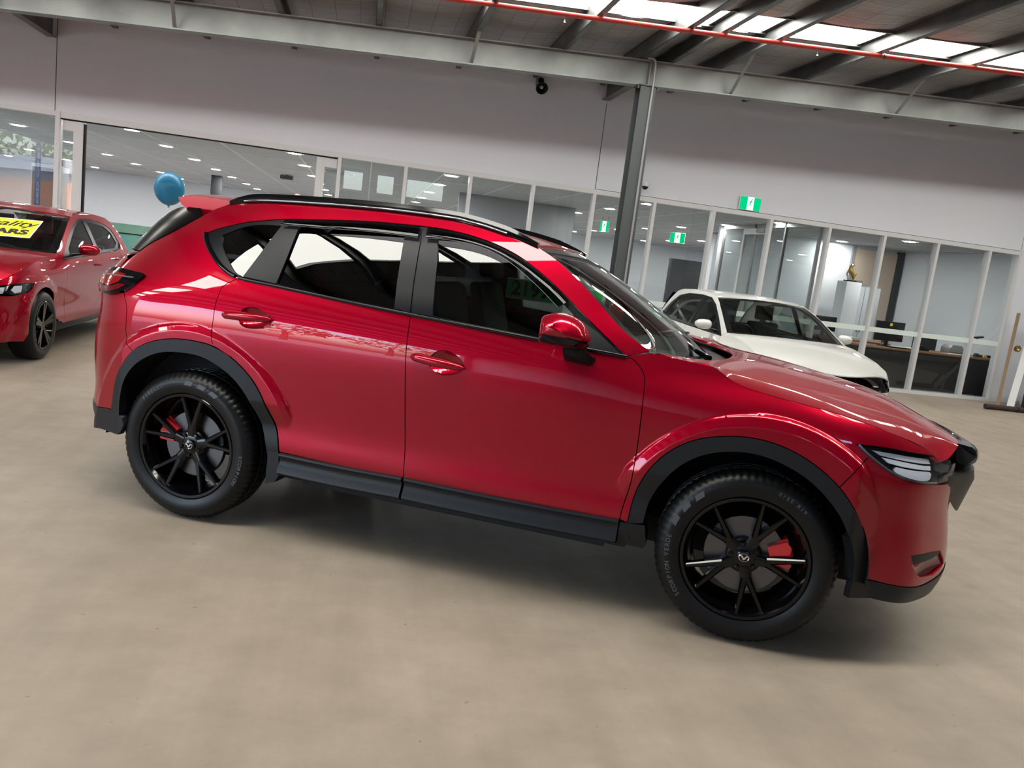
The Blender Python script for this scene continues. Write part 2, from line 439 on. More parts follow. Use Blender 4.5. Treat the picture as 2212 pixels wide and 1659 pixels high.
mat('frame_white', (.62,.62,.64), rough=.4)
mat('frame_alu', (.30,.30,.31), rough=.4, metal=.3)
mat('galvanised', (.20,.22,.215), rough=.42, metal=.4, noise=(2.2, (.26,.28,.275), 1))
mat('purlin_steel', (.10,.105,.105), rough=.42, metal=.5, noise=(3, (.15,.155,.155), 1))
mat('column_paint', (.085,.095,.10), rough=.45, metal=.2)
mat('pipe_red', (.55,.055,.045), rough=.4)
mat('plaster_white', (.72,.75,.80), rough=.8)
mat('office_paint', (.62,.65,.69), rough=.8)
mat('door_beige', (.58,.47,.38), rough=.6)
mat('ceiling_tile', (.40,.40,.41), rough=.85)
mat('tbar', (.68,.68,.68), rough=.5)
mat('showroom_floor', (.40,.40,.39), rough=.25)
mat('dark_panel', (.035,.038,.045), rough=.6)
mat('asphalt', (.22,.22,.22), rough=.9)
mat('orange_wall', (.72,.25,.10), rough=.7)
mat('fascia_white', (.8,.8,.8), rough=.7)
mat('flag_blue', (.05,.08,.22), rough=.7)
mat('print_white', (.85,.85,.85), rough=.6)
mat('print_black', (.01,.01,.01), rough=.5)
mat('leaf', (.06,.12,.03), rough=.8)
mat('bark', (.12,.08,.05), rough=.9)
glass_mat('shop_glass', (.92,.945,.94), ior=1.52, refl=.7)
mat('frosted', (.70,.77,.75), rough=.6)
emat('skylight_sheet', (1.0,.985,.90), SKYLIGHT)
emat('downlight_glow', (1.0,.965,.92), DOWNLIGHT)
def foil():
    m = mat('foil_insulation', (.5,.5,.5), rough=.5, metal=.25); nt, N, Lk, b = nodes_of(m)
    tc = N.new('ShaderNodeTexCoord'); mp = N.new('ShaderNodeMapping'); mp.inputs['Scale'].default_value = (1.6, 14, 1); Lk.new(tc.outputs['Object'], mp.inputs[0])
    n = N.new('ShaderNodeTexNoise'); n.inputs['Scale'].default_value = 1.6; n.inputs['Detail'].default_value = 3; Lk.new(mp.outputs[0], n.inputs['Vector'])
    bp = N.new('ShaderNodeBump'); bp.inputs['Strength'].default_value = .9; bp.inputs['Distance'].default_value = .03; Lk.new(n.outputs['Fac'], bp.inputs['Height']); Lk.new(bp.outputs[0], b.inputs['Normal'])
    br = N.new('ShaderNodeTexBrick'); br.offset = 0; br.inputs['Scale'].default_value = 1; br.inputs['Brick Width'].default_value = .3; br.inputs['Row Height'].default_value = .3; br.inputs['Mortar Size'].default_value = .004
    br.inputs['Color1'].default_value = (.30,.295,.30,1); br.inputs['Color2'].default_value = (.34,.335,.335,1); br.inputs['Mortar'].default_value = (.13,.13,.13,1)
    Lk.new(tc.outputs['Object'], br.inputs['Vector']); Lk.new(br.outputs['Color'], b.inputs['Base Color'])
foil()

WY = 12.27; LX, RX, BY = -10.5, 14.0, -9.0
B(LX-.2, RX+.2, BY-.2, WY+.06, -.15, 0).build('floor', 'concrete_floor')['kind'] = 'structure'
def zr(x): return 4.28+.05*x           # underside of the roof sheeting, rising to the right

# rear wall over the glazing: tilt-up panels with open joints at the grid lines
wb_ = empty('wall_back', (0, WY, 0)); tag(wb_, kind='structure')
for x0, x1, zb in ((-12.05,-4.30,2.70),(-4.30,3.45,2.70),(3.45,11.30,2.71),(11.30,14.0,0)):
    V = [(x0+.006,0,zb),(x1-.006,0,zb),(x1-.006,0,zr(x1)+.02),(x0+.006,0,zr(x0)+.02)]; V += [(a, .16, c) for a, _, c in V]
    MB().add(V, [(0,1,2,3),(7,6,5,4),(0,4,5,1),(1,5,6,2),(2,6,7,3),(3,7,4,0)]).build('wall_panel', 'wall_paint', wb_)
B(-12, 14, .02, .14, 2.72, 4).build('joint_backing', 'dark_void', wb_)
# side walls
wl = MB(); wl.box(LX-.2, LX, 2.0, WY, 0, 4.2); wl.box(LX-.2, LX, BY, 2.0, 3.35, 4.2); wl.box(LX-.2, LX, BY-.2, -8.7, 0, 3.35)
tag(wl.build('wall_left', 'wall_paint'), kind='structure')
tag(B(RX, RX+.2, BY-.2, WY, 0, 5.2).build('wall_right', 'dark_cladding'), kind='structure')
wf = MB()                      # side behind the camera
hw = ((-1.05,-.30),(.30,.95),(1.50,3.0))     # high-level windows
wf.box(LX-.2, RX+.2, BY-.2, BY, 0, 3.42); wf.box(LX-.2, RX+.2, BY-.2, BY, 4.14, 5.2)
xs = [LX-.2]+[v for w_ in hw for v in w_]+[RX+.2]
for i in range(0, len(xs), 2): wf.box(xs[i], xs[i+1], BY-.2, BY, 3.42, 4.14)
tag(wf.build('wall_front', 'wall_paint'), kind='structure')

# roof: foil-faced sheets sagging between the purlins, translucent strips, purlins
roof = empty('ceiling', (0, 0, 4.28)); tag(roof, kind='structure')
PX = [-10.8,-9.6,-8.4,-7.2,-6.0,-4.8,-3.61,-2.42,-1.25,-.10,1.09,2.25,3.30,3.78,4.45,5.71,6.96,8.22,9.46,10.7,11.95,13.2]
SKY = ((8.66,9.30),(2.30,2.98))
ys = [BY-.2]+[v for s in SKY[::-1] for v in s]+[WY+.1]
def sheet(y0, y1, name, m, sag, xl, nyd):
    xs_ = []
    px = [xl[0]]+[p for p in PX if xl[0] < p < xl[1]]+[xl[1]]
    for a, b in zip(px, px[1:]): xs_ += list(np.linspace(a, b, 9)[:-1])
    xs_.append(px[-1]); yv = np.linspace(y0, y1, nyd); V = []
    rnd = random.Random(int(y0*10))
    for j, y in enumerate(yv):
        for x in xs_:
            k = max(i for i in range(len(px)) if px[i] <= x+1e-6); k = min(k, len(px)-2); t = (x-px[k])/(px[k+1]-px[k])
            V.append((x, y, .05*x+.012-sag*sin(pi*t)*(1+.25*sin(y*9+k)) ))
    n = len(xs_); Fc = [(j*n+i, (j+1)*n+i, (j+1)*n+i+1, j*n+i+1) for j in range(nyd-1) for i in range(n-1)]
    return link(name, mesh(name, V, Fc, smooth=True), m, roof)
for i in range(0, len(ys), 2): sheet(ys[i], ys[i+1], 'insulation_sheet', 'foil_insulation', .05, (LX-.2, RX+.2), max(6, int((ys[i+1]-ys[i])/.12)))
for a, b in SKY: sheet(a-.005, b+.005, 'skylight_sheet', 'skylight_sheet', 0, (LX+.3, RX-.3), 2)
for a, b in SKY:
    for y in (a, b):
        MB().bar((LX, y, .05*LX-.01), (RX, y, .05*RX-.01), .03, .05).build('skylight_trim', 'purlin_steel', roof)
def cee(x, y0, y1, face):
    """C-section purlin running along y; web on the side 'face'"""
    z1 = .05*x; z0 = z1-.20; m = MB(); w = .068
    m.box(x if face > 0 else x-.004, x+.004 if face > 0 else x, y0, y1, z0, z1)
    a, b = (x, x+w) if face > 0 else (x-w, x)
    m.box(a, b, y0, y1, z0, z0+.004); m.box(a, b, y0, y1, z1-.004, z1); e = b if face > 0 else a
    m.box(e-.002, e+.002, y0, y1, z0, z0+.02); m.box(e-.002, e+.002, y0, y1, z1-.02, z1)
    return m.build('purlin', 'purlin_steel', roof)
for i, x in enumerate(PX): cee(x, BY, WY, 1 if x < 3.5 else -1)

# main beam carried by columns, parallel to the rear wall
def beam(y, name_label):
    t = empty('steel_beam', (0, y, 3.9)); tag(t, name_label, 'beam')
    def strip(w, za, zb, nm):
        V = []
        for x in (LX, RX):
            for dy, z in ((-w/2, za), (w/2, za), (w/2, zb), (-w/2, zb)): V.append((x, dy, z+.05*x-3.9))
        MB().add(V, [(3,2,1,0),(4,5,6,7),(0,1,5,4),(1,2,6,5),(2,3,7,6),(3,0,4,7)]).build(nm, 'galvanised', t)
    strip(.17, 3.755, 3.770, 'bottom_flange'); strip(.17, 4.060, 4.075, 'top_flange'); strip(.012, 3.770, 4.060, 'web')
    for cx in ((-4.30, 3.45, 11.2) if y > 5 else (-4.3, 11.2)):
        for s_ in (-1, 1): B(cx-.006, cx+.006, .006*s_ if s_ > 0 else -.085, .085 if s_ > 0 else -.006, -.13+.05*cx, .158+.05*cx).build('stiffener_plate', 'galvanised', t)
    return t
bm = beam(10.5, 'grey steel beam spanning the hall under the purlins')
# fly braces from the beam's bottom flange up to a purlin
for x in (-2.42, 1.09, 4.60, 7.10):
    for sg in (-1,):
        o = MB().bar((x+.02, -.06, -.12+.05*x), (x+.05, -.55, .32+.05*x), .045, .006).build('fly_brace', 'galvanised', bm)
# purlin cleats on the beam
for x in PX: B(x-.03, x+.03, -.03, .03, .172+.05*x, .185+.05*x).build('purlin_cleat', 'purlin_steel', bm)
def column(x, y, label):
    c = empty('steel_column', (x, y, 0)); tag(c, label, 'column'); top = 3.755+.05*x
    B(-.105,.105,-.110,-.098,.012,top).build('front_flange', 'column_paint', c); B(-.105,.105,.098,.110,.012,top).build('rear_flange', 'column_paint', c)
    B(-.005,.005,-.098,.098,.012,top).build('web', 'column_paint', c)
    B(-.16,.16,-.16,.16,0,.012).build('base_plate', 'column_paint', c); B(-.13,.13,-.13,.13,top-.014,top).build('cap_plate', 'column_paint', c)
    for sx in (-1, 1):
        MB().lathe([(0,-.05),(.013,-.05),(.013,.0),(0,.0)], 6, 'z', (sx*.135, -.1, top-.005)).build('bolt', 'purlin_steel', c)
    return c
col1 = column(3.45, 10.5, 'dark grey steel column standing behind the white car')
q = [(.055,-.125,.3),(.055,-.125,3.9+.17),(.05,-.125,4.18),(.035,-.125,4.235),(.0,-.12,4.26),(-.06,-.1,4.262)]
MB().tube(sm(q[1:], 4), .017, 8).build('conduit', 'frame_alu', col1, smooth=60); MB().tube([(.055,-.125,.3),(.055,-.125,4.07)], .017, 8).build('conduit', 'frame_alu', col1, smooth=60)
# rafters between beam line and wall at the grid lines
for x, lb in ((-4.36, 'dark steel rafter end meeting the wall at the far left joint'), (3.42, 'dark steel rafter running from the column to the wall')):
    r_ = empty('steel_rafter', (x, 11.4, 3.95)); tag(r_, lb, 'rafter')
    z0 = 3.66+.05*(x+4.3); z1 = z0+.30
    MB().add([(-.006,-.9,z0-3.95),(.006,-.9,z0-3.95),(.006,.86,z0-3.95),(-.006,.86,z0-3.95),(-.006,-.9,z1-3.95),(.006,-.9,z1-3.95),(.006,.86,z1-3.95),(-.006,.86,z1-3.95)], [(3,2,1,0),(4,5,6,7),(0,1,5,4),(1,2,6,5),(2,3,7,6),(3,0,4,7)]).build('web', 'purlin_steel', r_)
    B(-.06,.06,-.9,.86,z0-3.95-.01,z0-3.95).build('bottom_flange', 'purlin_steel', r_); B(-.06,.06,-.9,.86,z1-3.95,z1-3.95+.01).build('top_flange', 'purlin_steel', r_)
# red sprinkler main slung under the purlins
sp_ = empty('sprinkler_pipe', (0, 8.86, 4.0)); tag(sp_, 'red painted sprinkler pipe hung below the purlins', 'pipe')
pp = [(x, .0-.012*max(0, x-4)**1.3, .045+.05*x) for x in np.linspace(LX+.1, RX-.1, 30)]
MB().tube(pp, .027, 12).build('pipe', 'pipe_red', sp_, smooth=60)
for x in (1.9, 4.9):
    z = .045+.05*x; MB().lathe([(0,-.09),(.012,-.085),(.006,-.07),(.010,-.045),(.010,-.02)], 10, 'z', (x, -.012*max(0, x-4)**1.3, z)).build('sprinkler_head', 'chrome', sp_, smooth=40)
for x in (-2.42, 1.09, 3.30, 5.70, 8.2):
    z = .045+.05*x; MB().lathe([(.029,-.012),(.033,-.012),(.033,.012),(.029,.012)], 16, 'x', (x+.03, -.012*max(0, x-4)**1.3, z), closed=True).build('pipe_clip', 'purlin_steel', sp_)

# ------------------------------------------------------------------ shopfront glazing along the rear wall
def glazed(name, x0, x1, posts, ztop, yoff, fm, band=None, head=.07, post=.05, dep=.11):
    g = empty(name, (0, WY, 0)); tag(g, kind='structure')
    B(x0, x1, yoff-.01, yoff+dep, ztop-head, ztop).build('head_rail', fm, g); B(x0, x1, yoff-.01, yoff+dep, 0, .055).build('sill_rail', fm, g)
    for p in posts: B(p-post/2, p+post/2, yoff-.012, yoff+dep, .055, ztop-head).build('mullion', fm, g)
    for a, b in zip(posts, posts[1:]):
        B(a+post/2, b-post/2, yoff+.04, yoff+.046, .055, ztop-head).build('glass_pane', 'shop_glass', g)
        if band: B(a+post/2, b-post/2, yoff+.036, yoff+.039, band[0], band[1]).build('frosted_band', 'frosted', g)
    return g
glazed('window_1', -10.4, -4.23, [-10.37,-8.4,-6.35,-4.26], 2.70, 0, 'frame_white', head=.06, post=.06)
gw = glazed('window_2', -.49, 11.32, [-.46,.51,1.49,2.47,3.45,4.45,5.47,6.49,7.56,8.60,9.64,10.68,11.29], 2.70, -.02, 'frame_white', band=(1.0,1.085))
# sliding door opening between the two screens
d1 = empty('door_1', (0, WY, 0)); tag(d1, kind='structure')
B(-4.23,-.49,0,.14,2.62,2.70).build('track_cover', 'frame_white', d1); B(-4.23,-.49,.02,.12,2.608,2.62).build('track_slot', 'dark_void', d1)
B(-4.23,-.49,.0,.12,0,.03).build('floor_track', 'frame_alu', d1)
for a, b, yo in ((-4.21,-3.93,.05),(-.79,-.50,.05)):
    B(a, b, yo, yo+.05, 2.47, 2.60).build('top_rail', 'frame_white', d1); B(a, b, yo, yo+.05, .03, .12).build('bottom_rail', 'frame_white', d1)
for x0, x1 in ((-4.07,-3.94),(-.79,-.67)): B(x0, x1, .04, .10, .03, 2.60).build('door_stile', 'frame_white', d1)
B(-3.94,-3.915,.03,.09,.03,2.58).build('seal_strip', 'dark_void', d1)
B(-4.21,-4.07,.07,.076,.12,2.47).build('glass_pane', 'shop_glass', d1); B(-.67,-.50,.07,.076,.12,2.47).build('glass_pane', 'shop_glass', d1)

# ------------------------------------------------------------------ showroom beyond the glass
SY = 31.5
tag(B(-15, 16, WY+.20, SY+.2, -.15, 0).build('floor_showroom', 'showroom_floor'), kind='structure')
cs_ = empty('ceiling_showroom', (0, 0, 2.74)); tag(cs_, kind='structure')
B(-15, 16, WY+.18, SY, 0, .06).build('tile_field', 'ceiling_tile', cs_)
tb = MB()
for x in np.arange(-14.4, 16, 1.2): tb.box(x-.012, x+.012, WY+.2, SY, -.006, 0)
o = tb.build('tee_bar_grid', 'tbar', cs_); o['kind'] = 'stuff'
tb = MB()
for y in np.arange(WY+.6, SY, 2.4): tb.box(-15, 16, y-.012, y+.012, -.006, 0)
o = tb.build('cross_bar_grid', 'tbar', cs_); o['kind'] = 'stuff'
tag(B(-15,16,SY,SY+.2,0,2.74).build('wall_showroom_back', 'plaster_white'), kind='structure')
tag(B(-15.2,-15,WY+.2,SY,0,2.74).build('wall_showroom_left', 'plaster_white'), kind='structure')
tag(B(15.8,16,WY+.2,SY,0,2.74).build('wall_showroom_right', 'plaster_white'), kind='structure')
# soffit bulkhead right behind the shopfront
# recessed round lights
dl_ring = MB().lathe([(.105,-.004),(.135,-.006),(.140,0.0)], 24, 'z').mesh('light_trim', smooth=40); dl_ring.materials.append(MATS['tbar'])
dl_disc = MB().lathe([(0,-.002),(.118,-.002),(.118,.0)], 24, 'z').mesh('diffuser', smooth=40); dl_disc.materials.append(MATS['downlight_glow'])
lx = [-11.5,-8.9,-6.25,-3.75,-1.25,1.35,4.9,7.55,10.3,12.9]; ly = [13.9,16.15,18.7,21.2,23.7,26.4,29.0]
for y in ly:
    for x in lx:
        if 7.7 < x < 12.2 and y > 16.4 and y < 20: continue
        t = empty('ceiling_light', (x, y, 2.738)); tag(t, 'round recessed light glowing in the showroom ceiling', 'light', 'recessed showroom ceiling lights')
        link('light_trim', dl_ring, None, t); link('diffuser', dl_disc, None, t)

# ------------------------------------------------------------------ the red SUV
CAR_A = radians(25.15)
def hero_car():
    S = hero_side()
    car = tag(empty('sport_utility_vehicle', (-.392, 4.853, 0), -CAR_A), 'glossy red sport utility vehicle with black wheels and arch cladding in the foreground', 'car')
    R = .375; WB = 2.698
    arch_r = [(-.530,.470),(-.442,.489),(-.421,.623),(-.378,.724),(-.321,.805),(-.238,.859),(-.137,.894),(-.037,.909),(.062,.909),(.135,.899),(.23,.864),(.333,.793),(.404,.712),(.457,.614),(.494,.521),(.511,.435)][1:]
    arch_ri = [(-.373,.47),(-.373,.559),(-.352,.655),(-.302,.736),(-.222,.796),(-.133,.83),(-.031,.842),(.055,.841),(.135,.821),(.237,.772),(.322,.698),(.38,.613),(.421,.514),(.444,.435)]
    arch_f = [(2.198,.425),(2.211,.557),(2.246,.664),(2.296,.743),(2.359,.804),(2.434,.849),(2.528,.878),(2.628,.892),(2.724,.887),(2.815,.864),(2.898,.827),(2.972,.78),(3.038,.721),(3.099,.641),(3.146,.55),(3.172,.456),(3.176,.379)]
    arch_fi = [(2.266,.439),(2.277,.534),(2.313,.63),(2.368,.71),(2.436,.769),(2.517,.807),(2.611,.826),(2.704,.824),(2.8,.799),(2.883,.761),(2.96,.705),(3.028,.634),(3.08,.549),(3.109,.467),(3.117,.382)]
    dlo_t = [(-.231,1.425),(-.155,1.46),(.003,1.5),(.162,1.523),(.316,1.542),(.537,1.560),(.801,1.580),(1.034,1.586),(1.168,1.582),(1.296,1.566),(1.426,1.536),(1.552,1.489),(1.694,1.41),(1.828,1.318),(1.945,1.236),(2.089,1.139)]
    dlo_b = [(-.231,1.425),(-.17,1.386),(-.042,1.319),(.064,1.269),(.182,1.236),(.4,1.223),(.6,1.211),(.807,1.198),(1.099,1.183),(1.466,1.166),(1.708,1.155),(2.089,1.137)]
    seam_b = [(1.099,1.183),(1.106,1.104),(1.113,.991),(1.122,.892),(1.135,.7),(1.157,.428)]
    seam_r = [(.182,1.236),(.115,1.188),(.108,1.13),(.103,1.045),(.106,.971),(.135,.899)]
    seam_f = [(2.089,1.137),(2.125,1.125),(2.175,1.069),(2.187,.956),(2.192,.801),(2.190,.631),(2.170,.50),(2.162,.425)]
    shut = [(2.184,1.168),(2.27,1.161),(2.367,1.153),(2.45,1.145),(2.487,1.129),(2.527,1.104),(2.597,1.081),(2.681,1.069),(2.765,1.057),(2.862,1.045),(2.939,1.034),(3.075,1.009),(3.2,.987),(3.3,.966),(3.423,.929),(3.501,.899)]
    ws_edge = [(2.183,1.174),(2.061,1.242),(1.942,1.335),(1.819,1.43),(1.696,1.508),(1.595,1.556)]
    rail = [(1.595,1.556),(1.481,1.579),(1.344,1.605),(1.153,1.628),(.904,1.637),(.504,1.624),(.069,1.607),(-.300,1.588)]
    def part_of(seq, a, b):   # slice of a smoothed curve between two x values
        return seq
    sma = lambda q, n=6: sm(q, n)
    # quarter panel, roof side rail and front pillar in one stamping
    side = (sma(ws_edge) + sma(rail)[1:] + [(-.376,1.55),(-.409,1.507)] + sma([(-.409,1.507),(-.483,1.41),(-.56,1.339),(-.595,1.28),(-.625,1.2),(-.60,1.12)])[1:]
            + [(-.455,1.085)] + sma([(-.43,1.02),(-.405,.93),(-.385,.866),(-.315,.808)])
            + sma(arch_r)[4*6-4:9*6+1] + sma(seam_r[::-1])[1:] + sma(dlo_b[:5])[::-1][1:] + sma(dlo_t)[1:] + [(2.115,1.150)])
    panel('rear_quarter_and_pillar', S, side, 'red_paint', car, rings=True)
    rear_d = sma(dlo_b)[4*6:8*6+1] + sma(seam_b)[1:] + [(.9,.428),(.511,.438)] + sma(arch_r)[::-1][:6*6+1][1:] + sma(seam_r)[::-1][1:]
    hp_r = [(.257,1.094),(.294,1.108),(.345,1.104),(.4,1.085),(.42,1.064),(.414,1.039),(.367,1.019),(.3,1.012),(.259,1.024),(.244,1.053)]
    hp_f = [(1.229,1.014),(1.258,1.041),(1.3,1.049),(1.346,1.036),(1.386,1.006),(1.384,.975),(1.347,.953),(1.294,.942),(1.249,.954),(1.227,.982)]
    hp_r = sm(hp_r+hp_r[:1], 4)[:-1]; hp_f = sm(hp_f+hp_f[:1], 4)[:-1]
    front_d = sma(dlo_b)[8*6:] + sma(seam_f)[1:] + [(1.7,.424),(1.157,.428)] + sma(seam_b)[::-1][1:]
    rd = panel('rear_door', S, rear_d, 'red_paint', car, holes=[hp_r], rings=True)
    fd = panel('front_door', S, front_d, 'red_paint', car, holes=[hp_f], rings=True)
    head_b = [(3.044,.927),(3.087,.896),(3.141,.863),(3.205,.83),(3.279,.806),(3.389,.790),(3.50,.782)]
    head_t = [(3.044,.927),(3.176,.926),(3.337,.913),(3.496,.895),(3.62,.878),(3.72,.860)]
    fender = ([(2.089,1.139),(2.115,1.150),(2.184,1.168)] + sma(shut)[1:] + [(3.496,.897)] + sma(head_t)[3*6:0:-1] + sma(head_b)[:2*6-3]
              + [(3.056,.833),(3.005,.752)] + [q for q in sma(arch_f)[::-1] if q[0] < 3.0] + sma(seam_f)[::-1][1:])
    panel('front_fender', S, fender, 'red_paint', car, rings=True)
    bump = (sma(head_b)[8:] + [(3.62,.775),(3.74,.762)] + sma([(3.79,.74),(3.84,.66),(3.86,.58),(3.90,.50),(4.0,.475),(4.219,.47)]) + [(4.219,.375)]
            + sma([(4.0,.372),(3.8,.366),(3.65,.356),(3.48,.348),(3.33,.357),(3.18,.374)]) + [q for q in sma(arch_f)[::-1] if q[0] > 3.0 and q[1] > .39] + [(3.005,.752),(3.056,.833)])
    fog = [(3.359,.488),(3.411,.489),(3.519,.486),(3.640,.474),(3.70,.425),(3.72,.40),(3.576,.378),(3.448,.388),(3.40,.408),(3.365,.45)]
    panel('front_bumper', S, bump, 'red_paint', car, holes=[fog], rings=True)
    class Off:
        """a surface pushed in or out of another by a smooth amount"""
        def __init__(s, base, f): s.b, s.f = base, f
        def __call__(s, a, z): a = np.asarray(a, float); z = np.asarray(z, float); return s.b(a, z)+s.b.nrm(a, z)*s.f(a, z)[:,None]
        def nrm(s, a, z, e=.003):
            a = np.asarray(a, float); z = np.asarray(z, float)
            n = np.cross(s(a+e, z)-s(a-e, z), s(a, z+e)-s(a, z-e)); return n/(np.linalg.norm(n, axis=1)[:,None]+1e-12)
    def bowl(cx, cz, rx, rz, dep): return lambda a, z: -dep*np.clip(1-((a-cx)/rx)**2-((z-cz)/rz)**2, 0, 1)
    for i, sd in enumerate((0, 1)):
        pass
    for hp, (cx, cz), door in ((hp_r, (.332,1.060), rd), (hp_f, (1.306,.996), fd)):
        pk = panel('handle_recess', Off(S, bowl(cx, cz, .10, .056, .035)), hp, 'red_paint', None, gap=0, grid=.012, step=.008, flange=0)
        for o, d in zip(pk, door): o.parent = d
    # door handles: tapered grips standing proud of the recess
    for (a, b), door in ((((.165,1.056),(.425,1.066)), rd), (((1.146,1.003),(1.396,.985)), fd)):
        for k, d in enumerate(door):
            ts = np.linspace(0, 1, 15); s_ = a[0]+(b[0]-a[0])*ts; z_ = a[1]+(b[1]-a[1])*ts
            of = .008+.024*np.clip(np.sin(pi*np.clip(ts*.98+.01, 0, 1)), 0, 1)**.6
            P = S(s_, z_)+S.nrm(s_, z_)*of[:,None]
            if k: P = P*[1,-1,1]
            rad = [max(.004, .0205*min(1, (t+.02)*14)**.5*(1-.45*max(0, (t-.6)/.4)**2)*min(1, (1.01-t)*12)**.5) for t in ts]
            MB().tube([tuple(p) for p in P], rad, 12, flat=1.0).build('door_handle', 'red_paint', d, smooth=60)
    # lock button on the front handle
    for k, d in enumerate(fd):
        for s_, rad, mm in ((1.172, .005, 'chrome'), (1.194, .005, 'gloss_black')):
            p = (S([s_],[1.000])+S.nrm([s_],[1.000])*.034)[0]; p = p*[1,-1 if k else 1,1]
            MB().lathe([(0,-.003),(rad,-.003),(rad,.002),(0,.002)], 12, 'y', p).build('lock_button', mm, d)
    # fog lamp recess: black slot above, dark red pocket below
    panel('fog_lamp_slot', S, [(3.352,.496),(3.411,.499),(3.519,.496),(3.645,.480),(3.655,.462),(3.564,.452),(3.476,.450),(3.365,.450)], 'black_plastic', car, gap=0, off=-.006, flange=.0, grid=.02)
    panel('fog_lamp_pocket', Off(S, bowl(3.54, .42, .20, .07, .03)), [(3.36,.46),(3.476,.462),(3.60,.462),(3.68,.45),(3.73,.40),(3.70,.375),(3.55,.37),(3.42,.38)], 'maroon_paint', car, gap=0, off=-.004, flange=0, grid=.015)
    # lower lip
    lip = sma([(3.12,.372),(3.18,.374),(3.33,.357),(3.48,.348),(3.65,.356),(3.8,.366),(4.0,.372),(4.219,.375)])
    lipb = sma([(4.219,.30),(4.0,.29),(3.8,.272),(3.65,.262),(3.48,.268),(3.3,.282),(3.12,.297)])
    panel('front_lip', S, lip+lipb, 'black_plastic', car, off=.004, flange=.03)
    # grille
    panel('grille', S, sma([(3.80,.735),(3.85,.66),(3.87,.58),(3.91,.50),(4.0,.48),(4.219,.475)])+[(4.219,.84),(3.9,.84)], 'gloss_black', car, off=-.03, flange=0, gap=0)
    # grille wing: black blade under the bonnet lip and a lower one below the lamp
    w1 = [[(3.535,-.42,.930),(3.60,-.40,.918),(3.634,-.38,.885),(3.632,-.38,.848),(3.575,-.44,.842),(3.52,-.50,.872)],
          [(3.60,-.25,.925),(3.66,-.24,.905),(3.69,-.22,.87),(3.685,-.22,.83),(3.62,-.25,.825),(3.57,-.28,.86)],
          [(3.63,0,.915),(3.69,0,.895),(3.715,0,.86),(3.71,0,.82),(3.64,0,.81),(3.60,0,.85)]]
    rows = w1[:1]+w1[1:]+[[(x,-y,z) for x,y,z in w1[1]],[(x,-y,z) for x,y,z in w1[0]]]
    def skin(rows, name, m, parent, ns=6, nr=4, caps=True):
        rows = [sm(list(r)+[r[0]], ns)[:-1] for r in rows]; C = np.array(rows); k = C.shape[1]
        cols = [sm(C[:,i], nr) for i in range(k)]; C = np.array(cols).transpose(1,0,2); n = len(C)
        V = C.reshape(-1,3); Fc = [(i*k+j, i*k+(j+1)%k, (i+1)*k+(j+1)%k, (i+1)*k+j) for i in range(n-1) for j in range(k)]
        if caps: Fc += [tuple(range(k-1,-1,-1)), tuple((n-1)*k+j for j in range(k))]
        return MB().add([tuple(v) for v in V], Fc).build(name, m, parent, smooth=50)
    skin(rows, 'grille_wing', 'gloss_black', car, ns=2)
    w2 = [[(3.46,-.60,.81),(3.50,-.56,.80),(3.50,-.56,.77),(3.45,-.61,.775)],
          [(3.585,-.36,.81),(3.63,-.35,.80),(3.64,-.35,.755),(3.60,-.36,.62)],
          [(3.64,-.2,.81),(3.69,-.2,.80),(3.70,-.2,.755),(3.66,-.2,.60)],
          [(3.66,0,.81),(3.71,0,.80),(3.72,0,.755),(3.68,0,.58)]]
    rows = w2+[[(x,-y,z) for x,y,z in r] for r in w2[-2::-1]]
    skin(rows, 'grille_frame', 'black_plastic', car, ns=1)
    # ---------------- bonnet
    shx = np.array([q[0] for q in shut]); sh3 = S(shx, [q[1] for q in shut])
    fx = np.interp
    yax = [2.18,2.37,2.477,2.64,2.8,2.92,3.03,3.175,3.3,3.42,3.53,3.62]
    ya = [.748,.73,.700,.665,.632,.600,.566,.530,.495,.460,.425,.39]; za = [1.166,1.151,1.138,1.114,1.094,1.075,1.056,1.032,1.006,.968,.928,.89]
    zcx = [2.2,2.5,2.7,2.87,3.02,3.14,3.24,3.34,3.44,3.55,3.66]; zc = [1.150,1.147,1.143,1.124,1.102,1.081,1.061,1.033,.993,.945,.89]
    cs = lambda xk, yk: (lambda x: (spl_basis(xk, np.ravel(x))@np.array(yk)).reshape(np.shape(x)))
    fya, fza, fzc = cs(yax, ya), cs(yax, za), cs(zcx, zc)
    ksel = [0,1,2,3,5,6,8,10,11,13,14,15]; fye = cs(sh3[ksel,0], -sh3[ksel,1]); fze = cs(sh3[ksel,0], sh3[ksel,2])
    def hood_h(x, y):
        a = np.abs(y); A = fya(x); Z = fza(x); Cz = fzc(x)
        ye = fye(x); ze = fze(x); ye = np.maximum(ye, A+.012)
        inner = Z+(Cz-Z)*(1-np.clip(a/A, 0, 1)**2.2)
        t = np.clip((a-A)/(ye-A), 0, 1.3); outer = Z+(ze-Z)*(.35*t+.65*t*t)
        return np.where(a <= A, inner, outer)
    HT = Top(hood_h)
    edge = [(x, -y) for x, y in zip(sh3[:,0], -sh3[:,1])]
    nose = sm([(3.42,-.655),(3.48,-.56),(3.54,-.43),(3.60,-.25),(3.63,0)], 6)
    near = [(2.20,-.752)]+[e for e in edge[1:-1]]+nose
    cowl = sm([(2.54,0),(2.53,-.2),(2.49,-.4),(2.40,-.59),(2.215,-.738)], 6)
    full = near+[(x,-y) for x, y in near[::-1][1:]]+[(x,-y) for x, y in cowl[::-1]]+cowl[1:]
    panel('bonnet', HT, full, 'red_paint', car, mirror=False, grid=.035, step=.02, flange=.02, more=[(x, sg*(float(fya(np.array(x)))+d)) for x in np.arange(2.25,3.6,.02) for d in (-.012,-.004,.004,.012) for sg in (-1,1)])
